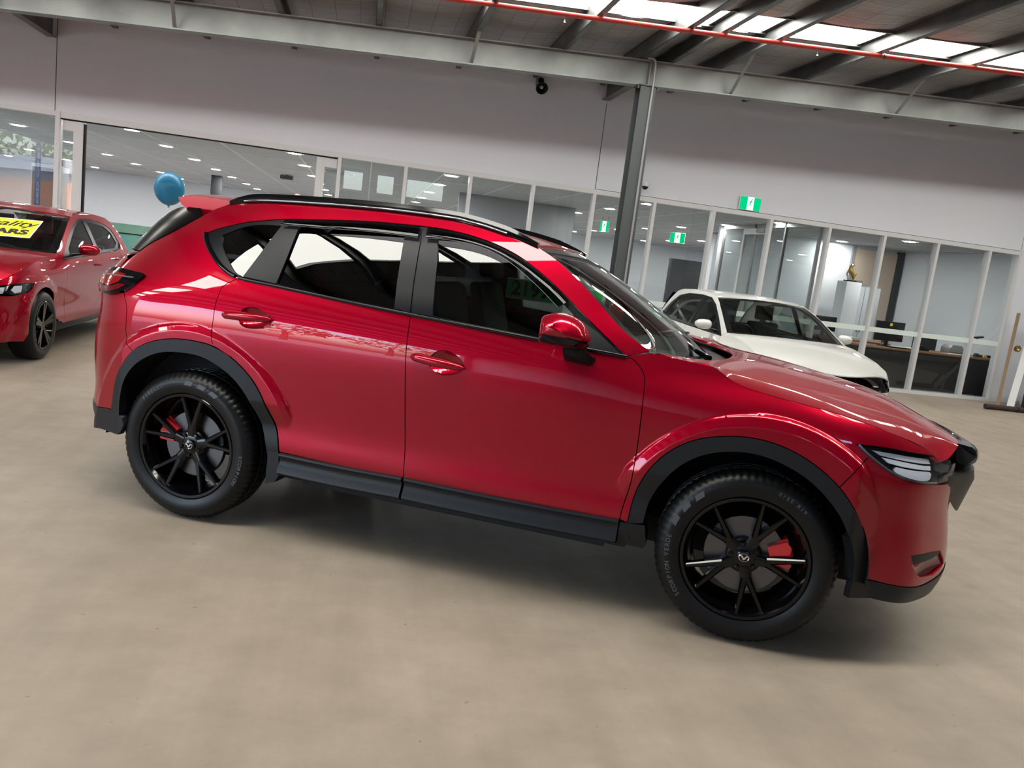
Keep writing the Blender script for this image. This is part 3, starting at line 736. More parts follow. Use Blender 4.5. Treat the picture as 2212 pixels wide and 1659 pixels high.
    # ---------------- roof
    rl3 = S([q[0] for q in rail][::-1], [q[1] for q in rail][::-1])
    zrx = [-.4,-.2,0,.3,.6,1.0,1.3,1.45,1.56,1.68]; zrc = [1.612,1.634,1.648,1.662,1.668,1.660,1.636,1.612,1.588,1.556]
    frc = cs(zrx, zrc)
    def roof_h(x, y):
        ye = np.interp(x, rl3[:,0], -rl3[:,1]); ze = np.interp(x, rl3[:,0], rl3[:,2])+.004
        c = frc(x); t = np.abs(y)/ye; return c+(ze-c)*t**2.6
    nearr = [(float(a), float(b)) for a, b in zip(rl3[:,0], rl3[:,1])]
    fr = sm([(nearr[-1][0], nearr[-1][1]),(1.63,-.35),(1.655,0)], 6)
    rp = sm(nearr, 4)+fr[1:]; rp = rp+[(x,-y) for x, y in rp[::-1][1:]]
    panel('roof', Top(roof_h), rp, 'red_paint', car, mirror=False, grid=.05, step=.03, flange=.02)
    # roof rails: dark blade standing along each roof edge
    rt = [(-.300,1.590),(-.2,1.606),(.013,1.622),(.487,1.640),(.833,1.650),(1.139,1.646),(1.267,1.634),(1.399,1.611),(1.50,1.588),(1.60,1.560)]
    q = sm(rt, 5); P = S([a for a,_ in q], [b for _,b in q]); nn = len(P)
    for k in (1, -1):
        hgt = [.012+.016*min(1, 6*min(i, nn-1-i)/nn) for i in range(nn)]
        prof = []; Pk = P*[1,k,1]
        V = []; Fc = []
        for i, p in enumerate(Pk):
            h = hgt[i]; y0 = p[1]; s_ = -k   # s_ points outwards
            for dy, dz in ((.012*s_,-.012),(.022*s_,h*.35),(.012*s_,h),(-.014*s_,h),(-.026*s_,h*.3),(-.024*s_,-.012)): V.append((p[0], y0+dy, p[2]+dz))
        for i in range(nn-1):
            for j in range(6): Fc.append((i*6+j, i*6+(j+1)%6, (i+1)*6+(j+1)%6, (i+1)*6+j))
        Fc += [tuple(range(6)), tuple((nn-1)*6+j for j in range(6))]
        rr_ = MB().add(V, Fc).build('roof_rail', 'gloss_black', car, smooth=30)
        MB().tube([(p[0], p[1]-.020*k, p[2]-.004) for p in Pk[6:-8]], .0045, 6).build('rail_edge_strip', 'frame_silver', rr_, smooth=60)
    # ---------------- glazing
    we = S([q[0] for q in ws_edge], [q[1] for q in ws_edge])
    ctop = np.array([1.655,0,1.562]); cbot = np.array([2.41,0,1.130])
    rows = []
    n = len(we)
    for i in range(n):
        t = i/(n-1); e = we[i]; c = cbot+(ctop-cbot)*((1.174-we[i][2])/(1.174-1.556)); c[0] += .05*sin(pi*t)
        c[2] = cbot[2]+(ctop[2]-cbot[2])*(we[0][2]-e[2])/(we[0][2]-we[-1][2])
        m_ = e*.40+c*.60; m_[1] = e[1]*.62; m_[0] = e[0]+(c[0]-e[0])*.62; m_[2] = e[2]+(c[2]-e[2])*.5
        rows.append([e, m_, c, m_*[1,-1,1], e*[1,-1,1]])
    WS = Loft(rows)
    ws = WS.grid('windshield', 33, 25, 'windshield_glass', car, off=-.004)
    # black frit band round the screen
    for u0_, u1_, v0_, v1_ in ((0,.045,0,1),(.955,1,0,1),(.045,.955,0,.05),(.045,.955,.93,1)):
        U, Vv = np.meshgrid(np.linspace(u0_, u1_, 21), np.linspace(v0_, v1_, 21)); P_ = WS(U.ravel(), Vv.ravel())-WS.nrm(U.ravel(), Vv.ravel())*.008
        Fc = [(j*21+i, j*21+i+1, (j+1)*21+i+1, (j+1)*21+i) for j in range(20) for i in range(20)]
        link('frit_band', mesh('frit_band', P_, Fc, smooth=True), 'satin_black', ws)
    qg = [(-.097,1.43),(.028,1.482),(.16,1.502),(.294,1.508),(.252,1.381),(.198,1.246),(.131,1.268),(.038,1.329),(-.053,1.388)]
    qg = sm(qg[:4], 4)+sm(qg[3:6], 3)[1:]+sm(qg[5:]+qg[:1], 4)[1:-1]
    rg = [(.425,1.535),(.7,1.555),(.962,1.562),(.979,1.421),(.992,1.315),(1.012,1.200),(.803,1.211),(.61,1.221),(.398,1.236),(.405,1.352)]
    fg = sm([(1.117,1.565),(1.168,1.563),(1.296,1.546),(1.42,1.515),(1.54,1.467),(1.68,1.388),(1.81,1.298),(1.865,1.258)], 4)+[(1.865,1.161),(1.706,1.168),(1.463,1.180),(1.202,1.193),(1.175,1.317),(1.152,1.442)]
    dlo = sma(dlo_t)+sma(dlo_b)[::-1][1:-1]
    panel('window_surround', S, dlo, 'satin_black', car, holes=[qg, rg, fg], off=-.006, gap=.001, flange=.012)
    panel('quarter_glass', S, qg, 'privacy_glass', car, gap=-.002, off=-.012, flange=0, grid=.04)
    panel('rear_door_glass', S, rg, 'privacy_glass', car, gap=-.002, off=-.012, flange=0, grid=.05)
    panel('front_door_glass', S, fg, 'car_glass', car, gap=-.002, off=-.012, flange=0, grid=.05)
    # satin pillar covers
    panel('pillar_cover', S, [(.30,1.505),(.418,1.508),(.410,1.36),(.398,1.232),(.198,1.243),(.25,1.38)], 'satin_black', car, off=.001, flange=.008)
    panel('pillar_cover', S, [(.965,1.535),(1.046,1.540),(1.072,1.332),(1.096,1.190),(1.014,1.198),(.992,1.32)], 'satin_black', car, off=.001, flange=.008)
    panel('pillar_cover', S, [(1.053,1.540),(1.122,1.545),(1.155,1.442),(1.178,1.317),(1.204,1.188),(1.103,1.190),(1.079,1.332)], 'satin_black', car, off=.001, flange=.008)
    panel('mirror_triangle', S, [(1.868,1.262),(1.95,1.222),(2.07,1.143),(1.95,1.149),(1.868,1.157)], 'black_plastic', car, off=.001, flange=.008)
    # belt and arch mouldings
    q = [p for p in sma(dlo_b) if p[0] > .16]; P = S([a for a,_ in q], [b for _,b in q]); N = S.nrm([a for a,_ in q], [b for _,b in q])
    for k in (1, -1): MB().tube([tuple((p+n_*.003)*[1,k,1]) for p, n_ in zip(P, N)], .009, 8).build('belt_moulding', 'gloss_black', car, smooth=60)
    q = [p for p in sma(dlo_b) if p[0] <= .18]; P = S([a for a,_ in q], [b for _,b in q]); N = S.nrm([a for a,_ in q], [b for _,b in q])
    for k in (1, -1): MB().tube([tuple((p+n_*.0)*[1,k,1]) for p, n_ in zip(P, N)], .011, 8).build('corner_moulding', 'gloss_black', car, smooth=60)
    # smoked weather shields
    for top, low in (([(.33,1.538),(.55,1.556),(.8,1.576),(1.03,1.582)], [(.31,1.503),(.55,1.509),(.8,1.520),(1.038,1.520)]),
                     ([(1.065,1.583),(1.168,1.578),(1.296,1.562),(1.426,1.532),(1.552,1.484),(1.694,1.405),(1.80,1.332)], [(1.075,1.522),(1.175,1.526),(1.30,1.518),(1.41,1.494),(1.52,1.448),(1.65,1.370),(1.76,1.292)])):
        a = np.array(sm(top, 6)); b = np.array(sm(low, 6)); n_ = len(a)
        rows = []
        for t, of in ((0,.006),(.35,.020),(.8,.022),(1,.020)):
            m_ = a+(b-a)*t; rows.append(S(m_[:,0], m_[:,1])+S.nrm(m_[:,0], m_[:,1])*of)
        for k in (1, -1):
            C = np.array(rows)*[1,k,1]; V = C.reshape(-1,3); Fc = [(j*n_+i, j*n_+i+1, (j+1)*n_+i+1, (j+1)*n_+i) for j in range(3) for i in range(n_-1)]
            if k > 0: Fc = [f[::-1] for f in Fc]
            wv = link('weather_shield', mesh('weather_shield', V, Fc, smooth=True), 'smoke_acrylic', car)
            MB().tube([tuple(p) for p in C[3]], .0013, 5).build('shield_lip', 'frost_grey', wv)
    # ---------------- cladding
    ao = sma(arch_r, 5); ai = sma(arch_ri, 5)
    panel('wheel_arch_cladding', S, ao+[(.512,.34),(.455,.338)]+ai[::-1], 'black_plastic', car, off=.006, flange=.05, grid=.02, step=.012)
    ao = sma(arch_f, 5); ai = sma(arch_fi, 5)
    panel('wheel_arch_cladding', S, ao+[(3.176,.372),(3.117,.372)]+ai[::-1], 'black_plastic', car, off=.006, flange=.05, grid=.02, step=.012)
    panel('sill_end_block', S, [(2.165,.428),(2.275,.436),(2.292,.345),(2.282,.322),(2.162,.325)], 'black_plastic', car, off=.012, flange=.09, grid=.03)
    for x0, x1 in ((.516,1.150),(1.162,2.160)):
        xs = np.linspace(x0, x1, 24); prof = [(.000,.436),(.016,.431),(.018,.424),(.006,.410),(.004,.395),(.012,.372),(.022,.352),(.024,.340),(.012,.328),(-.03,.316),(-.10,.312)]
        base = S(xs, np.full(24, .42)); V = []; k = len(prof)
        for i in range(24):
            for of, z in prof: V.append((xs[i], base[i][1]-of, z-.004*sin(pi*i/23)))
        Fc = [(i*k+j, (i+1)*k+j, (i+1)*k+j+1, i*k+j+1) for i in range(23) for j in range(k-1)]+[tuple(range(k)), tuple(23*k+j for j in range(k-1,-1,-1))]
        for sd in (1, -1):
            MB().add([(x, y*sd, z) for x, y, z in V], Fc).build('side_sill_cladding', 'black_plastic', car, smooth=40)
    # ---------------- rear
    panel('rear_bumper', S, [(-.455,1.082)]+sma([(-.43,1.02),(-.405,.93),(-.385,.866),(-.315,.808)])+[q for q in sma(arch_r)[::-1] if q[0] < -.33]+[(-.46,.487),(-.62,.47),(-.9,.47),(-1.549,.47),(-1.549,.80),(-1.2,.80),(-.95,.84),(-.80,.95),(-.72,1.05),(-.60,1.07)], 'red_paint', car, rings=True)
    panel('rear_lower_cladding', S, sma([(-.36,.470),(-.45,.487),(-.62,.47),(-.9,.47),(-1.549,.47)])+[(-1.549,.30)]+sma([(-1.1,.30),(-.75,.335),(-.55,.365),(-.38,.37)])+[(-.358,.40),(-.345,.43)], 'black_plastic', car, off=.004, flange=.04)
    panel('tailgate', S, [(-.80,.955),(-.95,.845),(-1.2,.805),(-1.549,.805),(-1.549,1.27),(-1.2,1.27),(-.66,1.25),(-.635,1.2),(-.61,1.12),(-.72,1.055)], 'red_paint', car, off=-.003)
    rgx = [S([-.605],[1.29])[0], S([-.60],[1.36])[0], S([-.55],[1.45])[0], S([-.50],[1.53])[0]]
    rows = []
    for e, cx_ in zip(rgx, (-.80,-.70,-.58,-.46)):
        c = np.array([cx_,0,e[2]]); m_ = np.array([e[0]+(cx_-e[0])*.75, e[1]*.5, e[2]]); rows.append([e, m_, c, m_*[1,-1,1], e*[1,-1,1]])
    Loft(rows, flip=True).grid('rear_window', 21, 9, 'privacy_glass', car, off=-.002)
    panel('rear_glass_fin', S, sma([(-.595,1.29),(-.564,1.339),(-.487,1.41),(-.413,1.507)])+sma([(-.50,1.545),(-.75,1.535),(-.97,1.44),(-.97,1.36),(-.94,1.29)]), 'frit_black', car, off=.003, flange=.015)
    sp = []
    for y, dx, dz in ((-.575,.0,.0),(-.50,-.02,.012),(-.3,-.045,.03),(0,-.055,.036)):
        k = 1 if y > -.55 else .92
        sp.append([(-.04,y,1.600+dz),(-.17,y,1.603+dz),(-.30+dx,y,1.603+dz),(-.385*k+dx,y,1.585+dz),(-.392*k+dx,y,1.572+dz),(-.33+dx,y,1.545+dz*.6),(-.21+dx*.5,y,1.512+dz*.4),(-.12,y,1.55+dz*.6)])
    sp = sp+[[(x,-y,z) for x,y,z in r] for r in sp[-2::-1]]
    skin(sp, 'roof_spoiler', 'red_paint', car, ns=3)
    # tail lights
    tl = [(-.79,1.155),(-.70,1.178),(-.592,1.190),(-.47,1.187),(-.381,1.183),(-.372,1.170),(-.377,1.156),(-.417,1.108),(-.47,1.083),(-.545,1.062),(-.62,1.060),(-.76,1.075)]
    tl = sm(tl+tl[:1], 4)[:-1]
    tls = panel('tail_light', S, tl, 'gloss_black', car, off=.013, flange=.03, grid=.02, gap=0)
    for nm, pl, mm, of in (('red_lens', [(-.78,1.150),(-.60,1.168),(-.49,1.166),(-.50,1.125),(-.56,1.100),(-.76,1.105)], 'lamp_red', .016),
                           ('smoke_lens', [(-.76,1.098),(-.56,1.093),(-.49,1.118),(-.44,1.118),(-.48,1.094),(-.545,1.074),(-.62,1.070),(-.74,1.082)], 'maroon_paint', .016),
                           ('light_bar', [(-.76,1.136),(-.60,1.146),(-.42,1.152),(-.42,1.158),(-.60,1.153),(-.76,1.143)], 'letter_grey', .018)):
        for o, d in zip(panel(nm, S, pl, mm, None, off=of, flange=.002, grid=.02, gap=0), tls): o.parent = d
    fin = MB(); fin.prism([(-.06,1.640),(.10,1.655),(.10,1.66),(.03,1.690),(-.005,1.703),(-.02,1.700)], lambda p, d: (p[0], d*(1-.6*max(0, (p[1]-1.655)/.05)), p[1]), -.028, .028)
    fin.build('antenna_fin', 'red_paint', car, smooth=40)
    # ---------------- headlights
    hl = sma(head_t)+[(3.80,.84),(3.78,.80)]+[(3.62,.782)]+sma(head_b)[::-1][:-1]
    hls = panel('headlight', S, hl, 'gloss_black', car, off=-.022, flange=-.024, grid=.02, gap=.002)
    for nm, pl, mm, of, fl in (('reflector_bar', [(3.12,.912),(3.25,.905),(3.40,.893),(3.455,.886),(3.462,.868),(3.40,.872),(3.25,.886),(3.16,.895)], 'lamp_silver', -.012, .008),
                               ('reflector_bar', [(3.17,.888),(3.25,.880),(3.40,.864),(3.462,.860),(3.460,.842),(3.40,.846),(3.27,.858),(3.20,.868)], 'lamp_silver', -.012, .008),
                               ('projector_housing', sm([(3.24,.855),(3.33,.845),(3.455,.835),(3.462,.812),(3.44,.80),(3.36,.802),(3.28,.815),(3.23,.838),(3.24,.855)], 3)[:-1], 'lamp_silver', -.014, .01),
                               ('turn_lamp', [(3.50,.872),(3.60,.858),(3.68,.846),(3.66,.82),(3.56,.825),(3.50,.84)], 'interior_grey', -.012, .008),
                               ('chrome_edge', sma(head_b)[1:]+[(a+.004, b+.010) for a, b in sma(head_b)[::-1][:-1]], 'steel', -.003, .012),
                               ('lens', hl, 'clear_lens', -.001, 0)):
        for o, d in zip(panel(nm, S, pl, mm, None, off=of, flange=fl, grid=.02, step=.01, gap=0), hls): o.parent = d
    # ---------------- mirrors
    for k in (1, -1):
        cap_rows = []
        for y, x0, x1, z0, z1 in ((-.955,1.80,1.925,1.185,1.238),(-.985,1.765,1.935,1.182,1.275),(-1.03,1.744,1.934,1.186,1.296),(-1.09,1.745,1.915,1.192,1.288),(-1.13,1.765,1.87,1.205,1.262),(-1.145,1.79,1.84,1.22,1.245)):
            xm = x0+(x1-x0)*.42
            cap_rows.append([(x0, y*k, z0),(x0+.002, y*k, (z0+z1)/2+.006),(x0+.012, y*k, z0+(z1-z0)*.82),(xm, y*k, z1),(x1-.035, y*k, z0+(z1-z0)*.80),(x1, y*k, z0+(z1-z0)*.42),(x1-.004, y*k, z0)])
        mc = skin(cap_rows, 'side_mirror', 'red_paint', car, ns=4, nr=4)
        low = []
        for y, x0, x1, z0, z1 in ((-.945,1.80,1.925,1.150,1.188),(-.985,1.765,1.933,1.145,1.184),(-1.03,1.743,1.933,1.155,1.188),(-1.09,1.745,1.914,1.165,1.194),(-1.13,1.767,1.868,1.182,1.206)):
            low.append([(x0, y*k, z1),(x0+.003, y*k, z0+.010),(x0+.03, y*k, z0),(x1-.03, y*k, z0),(x1-.006, y*k, z0+.012),(x1, y*k, z1)])
        skin(low, 'mirror_base', 'gloss_black', mc, ns=3, nr=3)
        st = []
        for y, x0, x1, z0, z1 in ((-.865,1.84,1.965,1.080,1.125),(-.90,1.835,1.955,1.085,1.125),(-.935,1.833,1.935,1.105,1.150),(-.965,1.83,1.915,1.130,1.165)):
            st.append([(x0,y*k,z0),(x1-.02,y*k,z0-.004),(x1,y*k,z0+.03),(x1-.03,y*k,z1),(x0,y*k,z1)])
        skin(st, 'mirror_stalk', 'satin_black', mc, ns=2, nr=3)
        B(1.756,1.760,-1.10*k if k > 0 else .99,-.99*k if k > 0 else 1.10,1.19,1.265).build('mirror_glass', 'chrome', mc)
    # ---------------- wipers and cowl
    cw = MB()
    cwp = [(2.49,0,1.118),(2.47,-.2,1.118),(2.42,-.4,1.122),(2.33,-.58,1.135),(2.20,-.72,1.152)]
    for a, b in zip(cwp, cwp[1:]): pass
    V = []
    for x, y, z in sm(cwp, 4): V += [(x-.11,y,z+.002),(x+.08,y,z-.030)]
    V += [(x,-y,z) for x, y, z in V[::-1]][0:0]
    n = len(V)//2; Fc = [(2*i, 2*i+1, 2*i+3, 2*i+2) for i in range(n-1)]
    for k in (1, -1): link('cowl_panel', mesh('cowl_panel', [(x,y*k,z) for x,y,z in V], Fc, smooth=True), 'black_plastic', car)
    wp = MB(); wp.tube([(2.44,.32,1.135),(2.36,.12,1.165),(2.28,-.10,1.205),(2.24,-.25,1.228)], [.014,.010,.008,.006], 6)
    w_ = wp.build('wiper_arm', 'gloss_black', car, smooth=60); MB().tube([(2.30,.20,1.208),(2.26,-.05,1.222),(2.22,-.42,1.215)], .006, 6).build('wiper_blade', 'rubber', w_)
    wp = MB(); wp.tube([(2.43,-.42,1.140),(2.37,-.36,1.160),(2.31,-.2,1.185)], [.016,.012,.008], 6)
    w_ = wp.build('wiper_arm', 'gloss_black', car, smooth=60); MB().tube([(2.36,-.40,1.168),(2.33,-.15,1.180),(2.31,.2,1.185)], .007, 6).build('wiper_blade', 'rubber', w_)
    # ---------------- under the skin
    for cx in (0, WB):
        for k in (1, -1):
            V = []; Fc = []; n = 30
            for i in range(n+1):
                a = -.05+(pi+.1)*i/n; r = .485
                for y in (-.885, -.5): V.append((cx+r*cos(a), y*k, R+.005+r*sin(a)))
            Fc = [(2*i, 2*i+1, 2*i+3, 2*i+2) for i in range(n)]
            b_ = len(V); V += [(cx, -.5*k, R)]; Fc += [(b_, 2*i+1, 2*i+3) for i in range(n)]
            link('wheel_arch_liner', mesh('wheel_arch_liner', V, Fc, smooth=True), 'dark_void', car)
    ub = MB(); ub.box(-.62,3.30,-.50,.50,.24,.62); ub.box(.50,2.20,-.84,.84,.30,.40); ub.box(.6,2.1,-.80,.80,.27,.31)
    ub.build('underbody', 'dark_void', car)
    panel('inner_shell', S, [(.15,.95),(.5,.45),(2.16,.45),(2.15,1.06),(2.05,1.12),(1.1,1.165),(.2,1.215),(.13,1.15)], 'dark_void', car, gap=0, off=-.05, flange=0, grid=.1)
    panel('inner_fender', S, [(2.2,.95),(2.4,.88),(2.7,.93),(3.0,.84),(3.3,.92),(3.0,1.0),(2.5,1.09),(2.2,1.14)], 'dark_void', car, gap=0, off=-.06, flange=0, grid=.1)
    # mud flap
    for k in (1, -1):
        MB().prism([(.455,.435),(.51,.437),(.525,.33),(.50,.285),(.452,.27)], lambda p, d: (p[0], d, p[1]), -.90*k, -.72*k).build('mud_flap', 'black_plastic', car)
    # interior
    def seat(cx, cy, nm='seat'):
        s_ = MB(); s_.box(cx-.28,cx+.26,cy-.25,cy+.25,.62,.80); me_o = s_.build(nm, 'seat_cloth', car, bevel=.04)
        bk = MB(); bk.prism([(cx-.30,.74),(cx-.18,.74),(cx-.34,1.33),(cx-.42,1.33)], lambda p, d: (p[0], d, p[1]), cy-.24, cy+.24); bk.build('backrest', 'seat_cloth', me_o, bevel=.03)
        hr = MB(); hr.prism([(cx-.40,1.36),(cx-.30,1.36),(cx-.33,1.53),(cx-.41,1.53)], lambda p, d: (p[0], d, p[1]), cy-.13, cy+.13); hr.build('headrest', 'seat_cloth', me_o, bevel=.025)
    for cx, cy in ((1.45,-.38),(1.45,.38),(.55,-.40),(.55,.40)): seat(cx, cy)
    db = MB(); db.prism([(1.86,.70),(1.90,1.08),(2.05,1.14),(2.35,1.13),(2.35,.70)], lambda p, d: (p[0], d, p[1]), -.70, .70); db.build('dashboard', 'seat_cloth', car, bevel=.03)
    tor = []
    for i in range(28):
        a = 2*pi*i/28; tor.append((1.76+.19*sin(a)*.35, -.38+.19*cos(a), 1.06+.19*sin(a)*.93))
    sw = MB().tube(tor, .016, 8, closed=True); sw.bar((1.76,-.55,1.06),(1.76,-.21,1.06),.04,.03); sw.bar((1.76,-.38,1.06),(1.95,-.38,1.0),.06,.06)
    sw.build('steering_wheel', 'satin_black', car, smooth=40)
    B(.0,1.95,-.72,.72,.44,.50).build('cabin_floor', 'dark_void', car)
    B(-.62,.10,-.68,.68,.60,1.10).build('luggage_cover', 'seat_cloth', car)
    mi = MB(); mi.box(1.64,1.67,-.13,.13,1.42,1.49); mi.bar((1.66,0,1.485),(1.665,0,1.53),.02,.02); mi.build('interior_mirror', 'satin_black', car, bevel=.01)
    wheels(car, R, WB)
    return car, S

def arc_text(txt, radius, mid_deg, size, y, flip=False, inward=False):
    """letters bent round a circle in the xz plane facing -y"""
    out = MB(); n = len(txt); adv = size*.78/radius
    for i, ch in enumerate(txt):
        if ch == ' ': continue
        me = text_mesh(ch, size, .0008, bold=size*.012); a = radians(mid_deg)-(i-(n-1)/2)*adv
        for_v = []
        for v in me.vertices:
            lx, ly, lz = v.co
            # tangent clockwise seen from -y, radial outwards
            tx, tz = sin(a), -cos(a); ux, uz = cos(a), sin(a)
            for_v.append((radius*ux+lx*tx+ly*ux, y-lz, radius*uz+lx*tz+ly*uz))
        out.add(for_v, [tuple(p.vertices) for p in me.polygons]); bpy.data.meshes.remove(me)
    return out

def rim_builder(r_out, base_deg, depth_y, spokes=5, split=12.5):
    """gloss split-spoke alloy in the xz plane, outer face towards -y, centred at the origin"""
    m = MB()
    ro = r_out
    m.lathe([(ro,-.030),(ro+.004,-.026),(ro+.004,-.010),(ro-.006,-.006),(ro-.012,.0),(ro-.022,.03),(ro-.030,.12),(ro-.010,.175),(ro-.040,.17),(ro-.050,.12),(ro-.036,.02),(ro-.022,-.010),(ro-.012,-.028)], 72, 'y', (0,depth_y,0), closed=True)
    m.lathe([(0,.012),(.060,.012),(.070,.018),(.075,.05),(.0,.06)], 40, 'y', (0,depth_y,0))
    def seg(a0, r0_, a1, r1_, w0, w1, y0, y1, th0, th1):
        p0 = Vector((r0_*cos(a0), 0, r0_*sin(a0))); p1 = Vector((r1_*cos(a1), 0, r1_*sin(a1))); d = (p1-p0).normalized(); t = Vector((-d.z, 0, d.x))
        V = []
        for p, w, y, th in ((p0,w0,y0,th0),(p1,w1,y1,th1)):
            for sx, dy in ((-1,.006),(-.55,0),(.55,0),(1,.006),(.8,th),(-.8,th)): V.append((p.x+t.x*sx*w/2, depth_y+y+dy, p.z+t.z*sx*w/2))
        m.add(V, [(0,1,2,3,4,5),(11,10,9,8,7,6)]+[(j,(j+1)%6,6+(j+1)%6,6+j) for j in range(6)])
    for k in range(spokes):
        a = radians(base_deg+360/spokes*k)
        seg(a, .045, a, .115, .052, .044, .010, .004, .05, .05)
        for sg in (-1, 1):
            seg(a+sg*radians(3.5), .095, a+sg*radians(split), ro-.010, .030, .018, .004, -.016, .045, .04)
    return m

def wheels(car, R, WB):
    ro = .262
    # tyre: sidewall bulge, ribs and shoulder lugs, one mesh reused four times
    prof = [(ro-.004,.018),(ro+.008,-.004),(ro+.028,-.012),(ro+.055,-.016),(.335,-.012),(.352,.0),(.361,.010),(.368,.020),(.3735,.034),(.375,.050),(.375,.072),(.368,.074),(.368,.082),(.3755,.084),(.3755,.108),(.368,.110),(.368,.118),(.3755,.120),(.3755,.145),(.368,.147),(.368,.154),(.375,.156),(.3735,.178),(.366,.198),(.35,.212),(.32,.222),(ro,.20)]
    n = 216; V = []; m_ = len(prof)
    for k in range(n):
        a = 2*pi*k/n
        for i, (r, t) in enumerate(prof):
            if 5 <= i <= 10 and k % 3 == 0: r -= .0045
            if 13 <= i <= 18 and k % 4 == 0: r -= .003
            V.append((r*cos(a), t, r*sin(a)))
    Fc = [(k*m_+i, ((k+1)%n)*m_+i, ((k+1)%n)*m_+i+1, k*m_+i+1) for k in range(n) for i in range(m_-1)]
    tyre_me = MB().add(V, Fc).mesh('tyre', smooth=28); tyre_me.materials.append(MATS['rubber'])
    disc = MB().lathe([(.07,.075),(.165,.075),(.168,.080),(.168,.098),(.165,.102),(.07,.102)], 64, 'y').mesh('brake_disc', smooth=30); disc.materials.append(MATS['disc_steel'])
    hat = MB().lathe([(0,.045),(.070,.045),(.076,.052),(.076,.10)], 40, 'y').mesh('disc_hat', smooth=30); hat.materials.append(MATS['satin_black'])
    cap = MB().lathe([(0,-.004),(.024,-.004),(.0295,-.001),(.030,.014)], 36, 'y').mesh('centre_cap', smooth=35); cap.materials.append(MATS['gloss_black'])
    em = MB()
    ring = [(.0205*cos(2*pi*i/40), -.0052, .0165*sin(2*pi*i/40)) for i in range(40)]
    em.tube(ring, .0021, 6, closed=True)
    wing = [(-.0185,.0055),(-.0105,.0095),(-.0045,.0045),(0,-.0035),(.0045,.0045),(.0105,.0095),(.0185,.0055),(.012,.0035),(.0075,-.0035),(.0035,-.0095),(0,-.0115),(-.0035,-.0095),(-.0075,-.0035),(-.012,.0035)]
    em.prism(wing, lambda p, d: (p[0], d, p[1]), -.0068, -.004)
    emb = em.mesh('emblem', smooth=40); emb.materials.append(MATS['chrome'])
    nut = MB().lathe([(0,.0),(.007,.0),(.010,.004),(.010,.02),(0,.02)], 6, 'y').mesh('lug_nut'); nut.materials.append(MATS['gloss_black'])
    cal = MB()
    for a0, a1 in ((-16,-4),(2,24)):
        V = []; 
        pl = [(r*cos(radians(a)), r*sin(radians(a))) for r, a in [(.105,a0),(.185,a0+2),(.196,(a0+a1)/2),(.185,a1-2),(.105,a1)]]
        cal.prism(pl, lambda p, d: (p[0], d, p[1]), .050, .12)
    pl = [(r*cos(radians(a)), r*sin(radians(a))) for r, a in [(.15,-18),(.192,-16),(.20,3),(.192,24),(.15,26)]]
    cal.prism(pl, lambda p, d: (p[0], d, p[1]), .07, .125)
    cal_me = cal.mesh('brake_caliper', smooth=30); cal_me.materials.append(MATS['caliper_red'])
    lets = {}
    lets['f'] = [('SCORPION VERDE', .318, 196, .026), ('5/55 R19', .318, 62, .022)]
    lets['r'] = [('PIRELLI', .318, 128, .026), ('SCORPION', .318, 348, .026)]
    for cx, key, base, cal_a in ((0,'r',88,158),(WB,'f',-76,8)):
        rim_me = rim_builder(ro, base, .026).mesh('wheel', smooth=32); rim_me.materials.append(MATS['rim_black'])
        for k in (1, -1):
            w = link('wheel', rim_me, None, car, loc=(cx, -.903*k, R))
            if k < 0: w.rotation_euler = (0, 0, pi)
            for nm, me_ in (('tyre', tyre_me),('brake_disc', disc),('disc_hat', hat),('centre_cap', cap),('emblem', emb)):
                o = link(nm, me_, None, w)
                if nm in ('centre_cap','emblem'): o.location = (0, .030, 0)
                if nm == 'emblem': o.location = (0, .0295, 0)
            for q in range(5):
                a = radians(base+36+72*q); link('lug_nut', nut, None, w, loc=(.055*cos(a), .030, .055*sin(a)))
            o = link('brake_caliper', cal_me, None, w); o.rotation_euler = (0, -radians(cal_a), 0)
            if k > 0:
                for txt, rad, md, sz in lets[key]:
                    arc_text(txt, rad, md, sz, -.0155).build('tyre_lettering', 'letter_grey', w)
                # glossy dash marks of the tread pattern printed on the sidewall
                mk = MB()
                for j in range(3):
                    a0 = radians((58 if key == 'r' else 128)+j*13); pl = []
                    for t in range(7): pl.append((.333*cos(a0+t*.022), .333*sin(a0+t*.022)))
                    for t in range(6,-1,-1): pl.append((.311*cos(a0+.03+t*.022), .311*sin(a0+.03+t*.022)))
                    mk.prism(pl, lambda p, d: (p[0], d, p[1]), -.0172, -.012)
                mk.build('sidewall_marks', 'letter_grey', w)
            vs_ = MB().lathe([(0,-.006),(.004,-.006),(.004,.02)], 8, 'y'); vs_.build('valve_stem', 'steel', w, loc=(-.225, .05, .06))
hero, S_hero = hero_car()

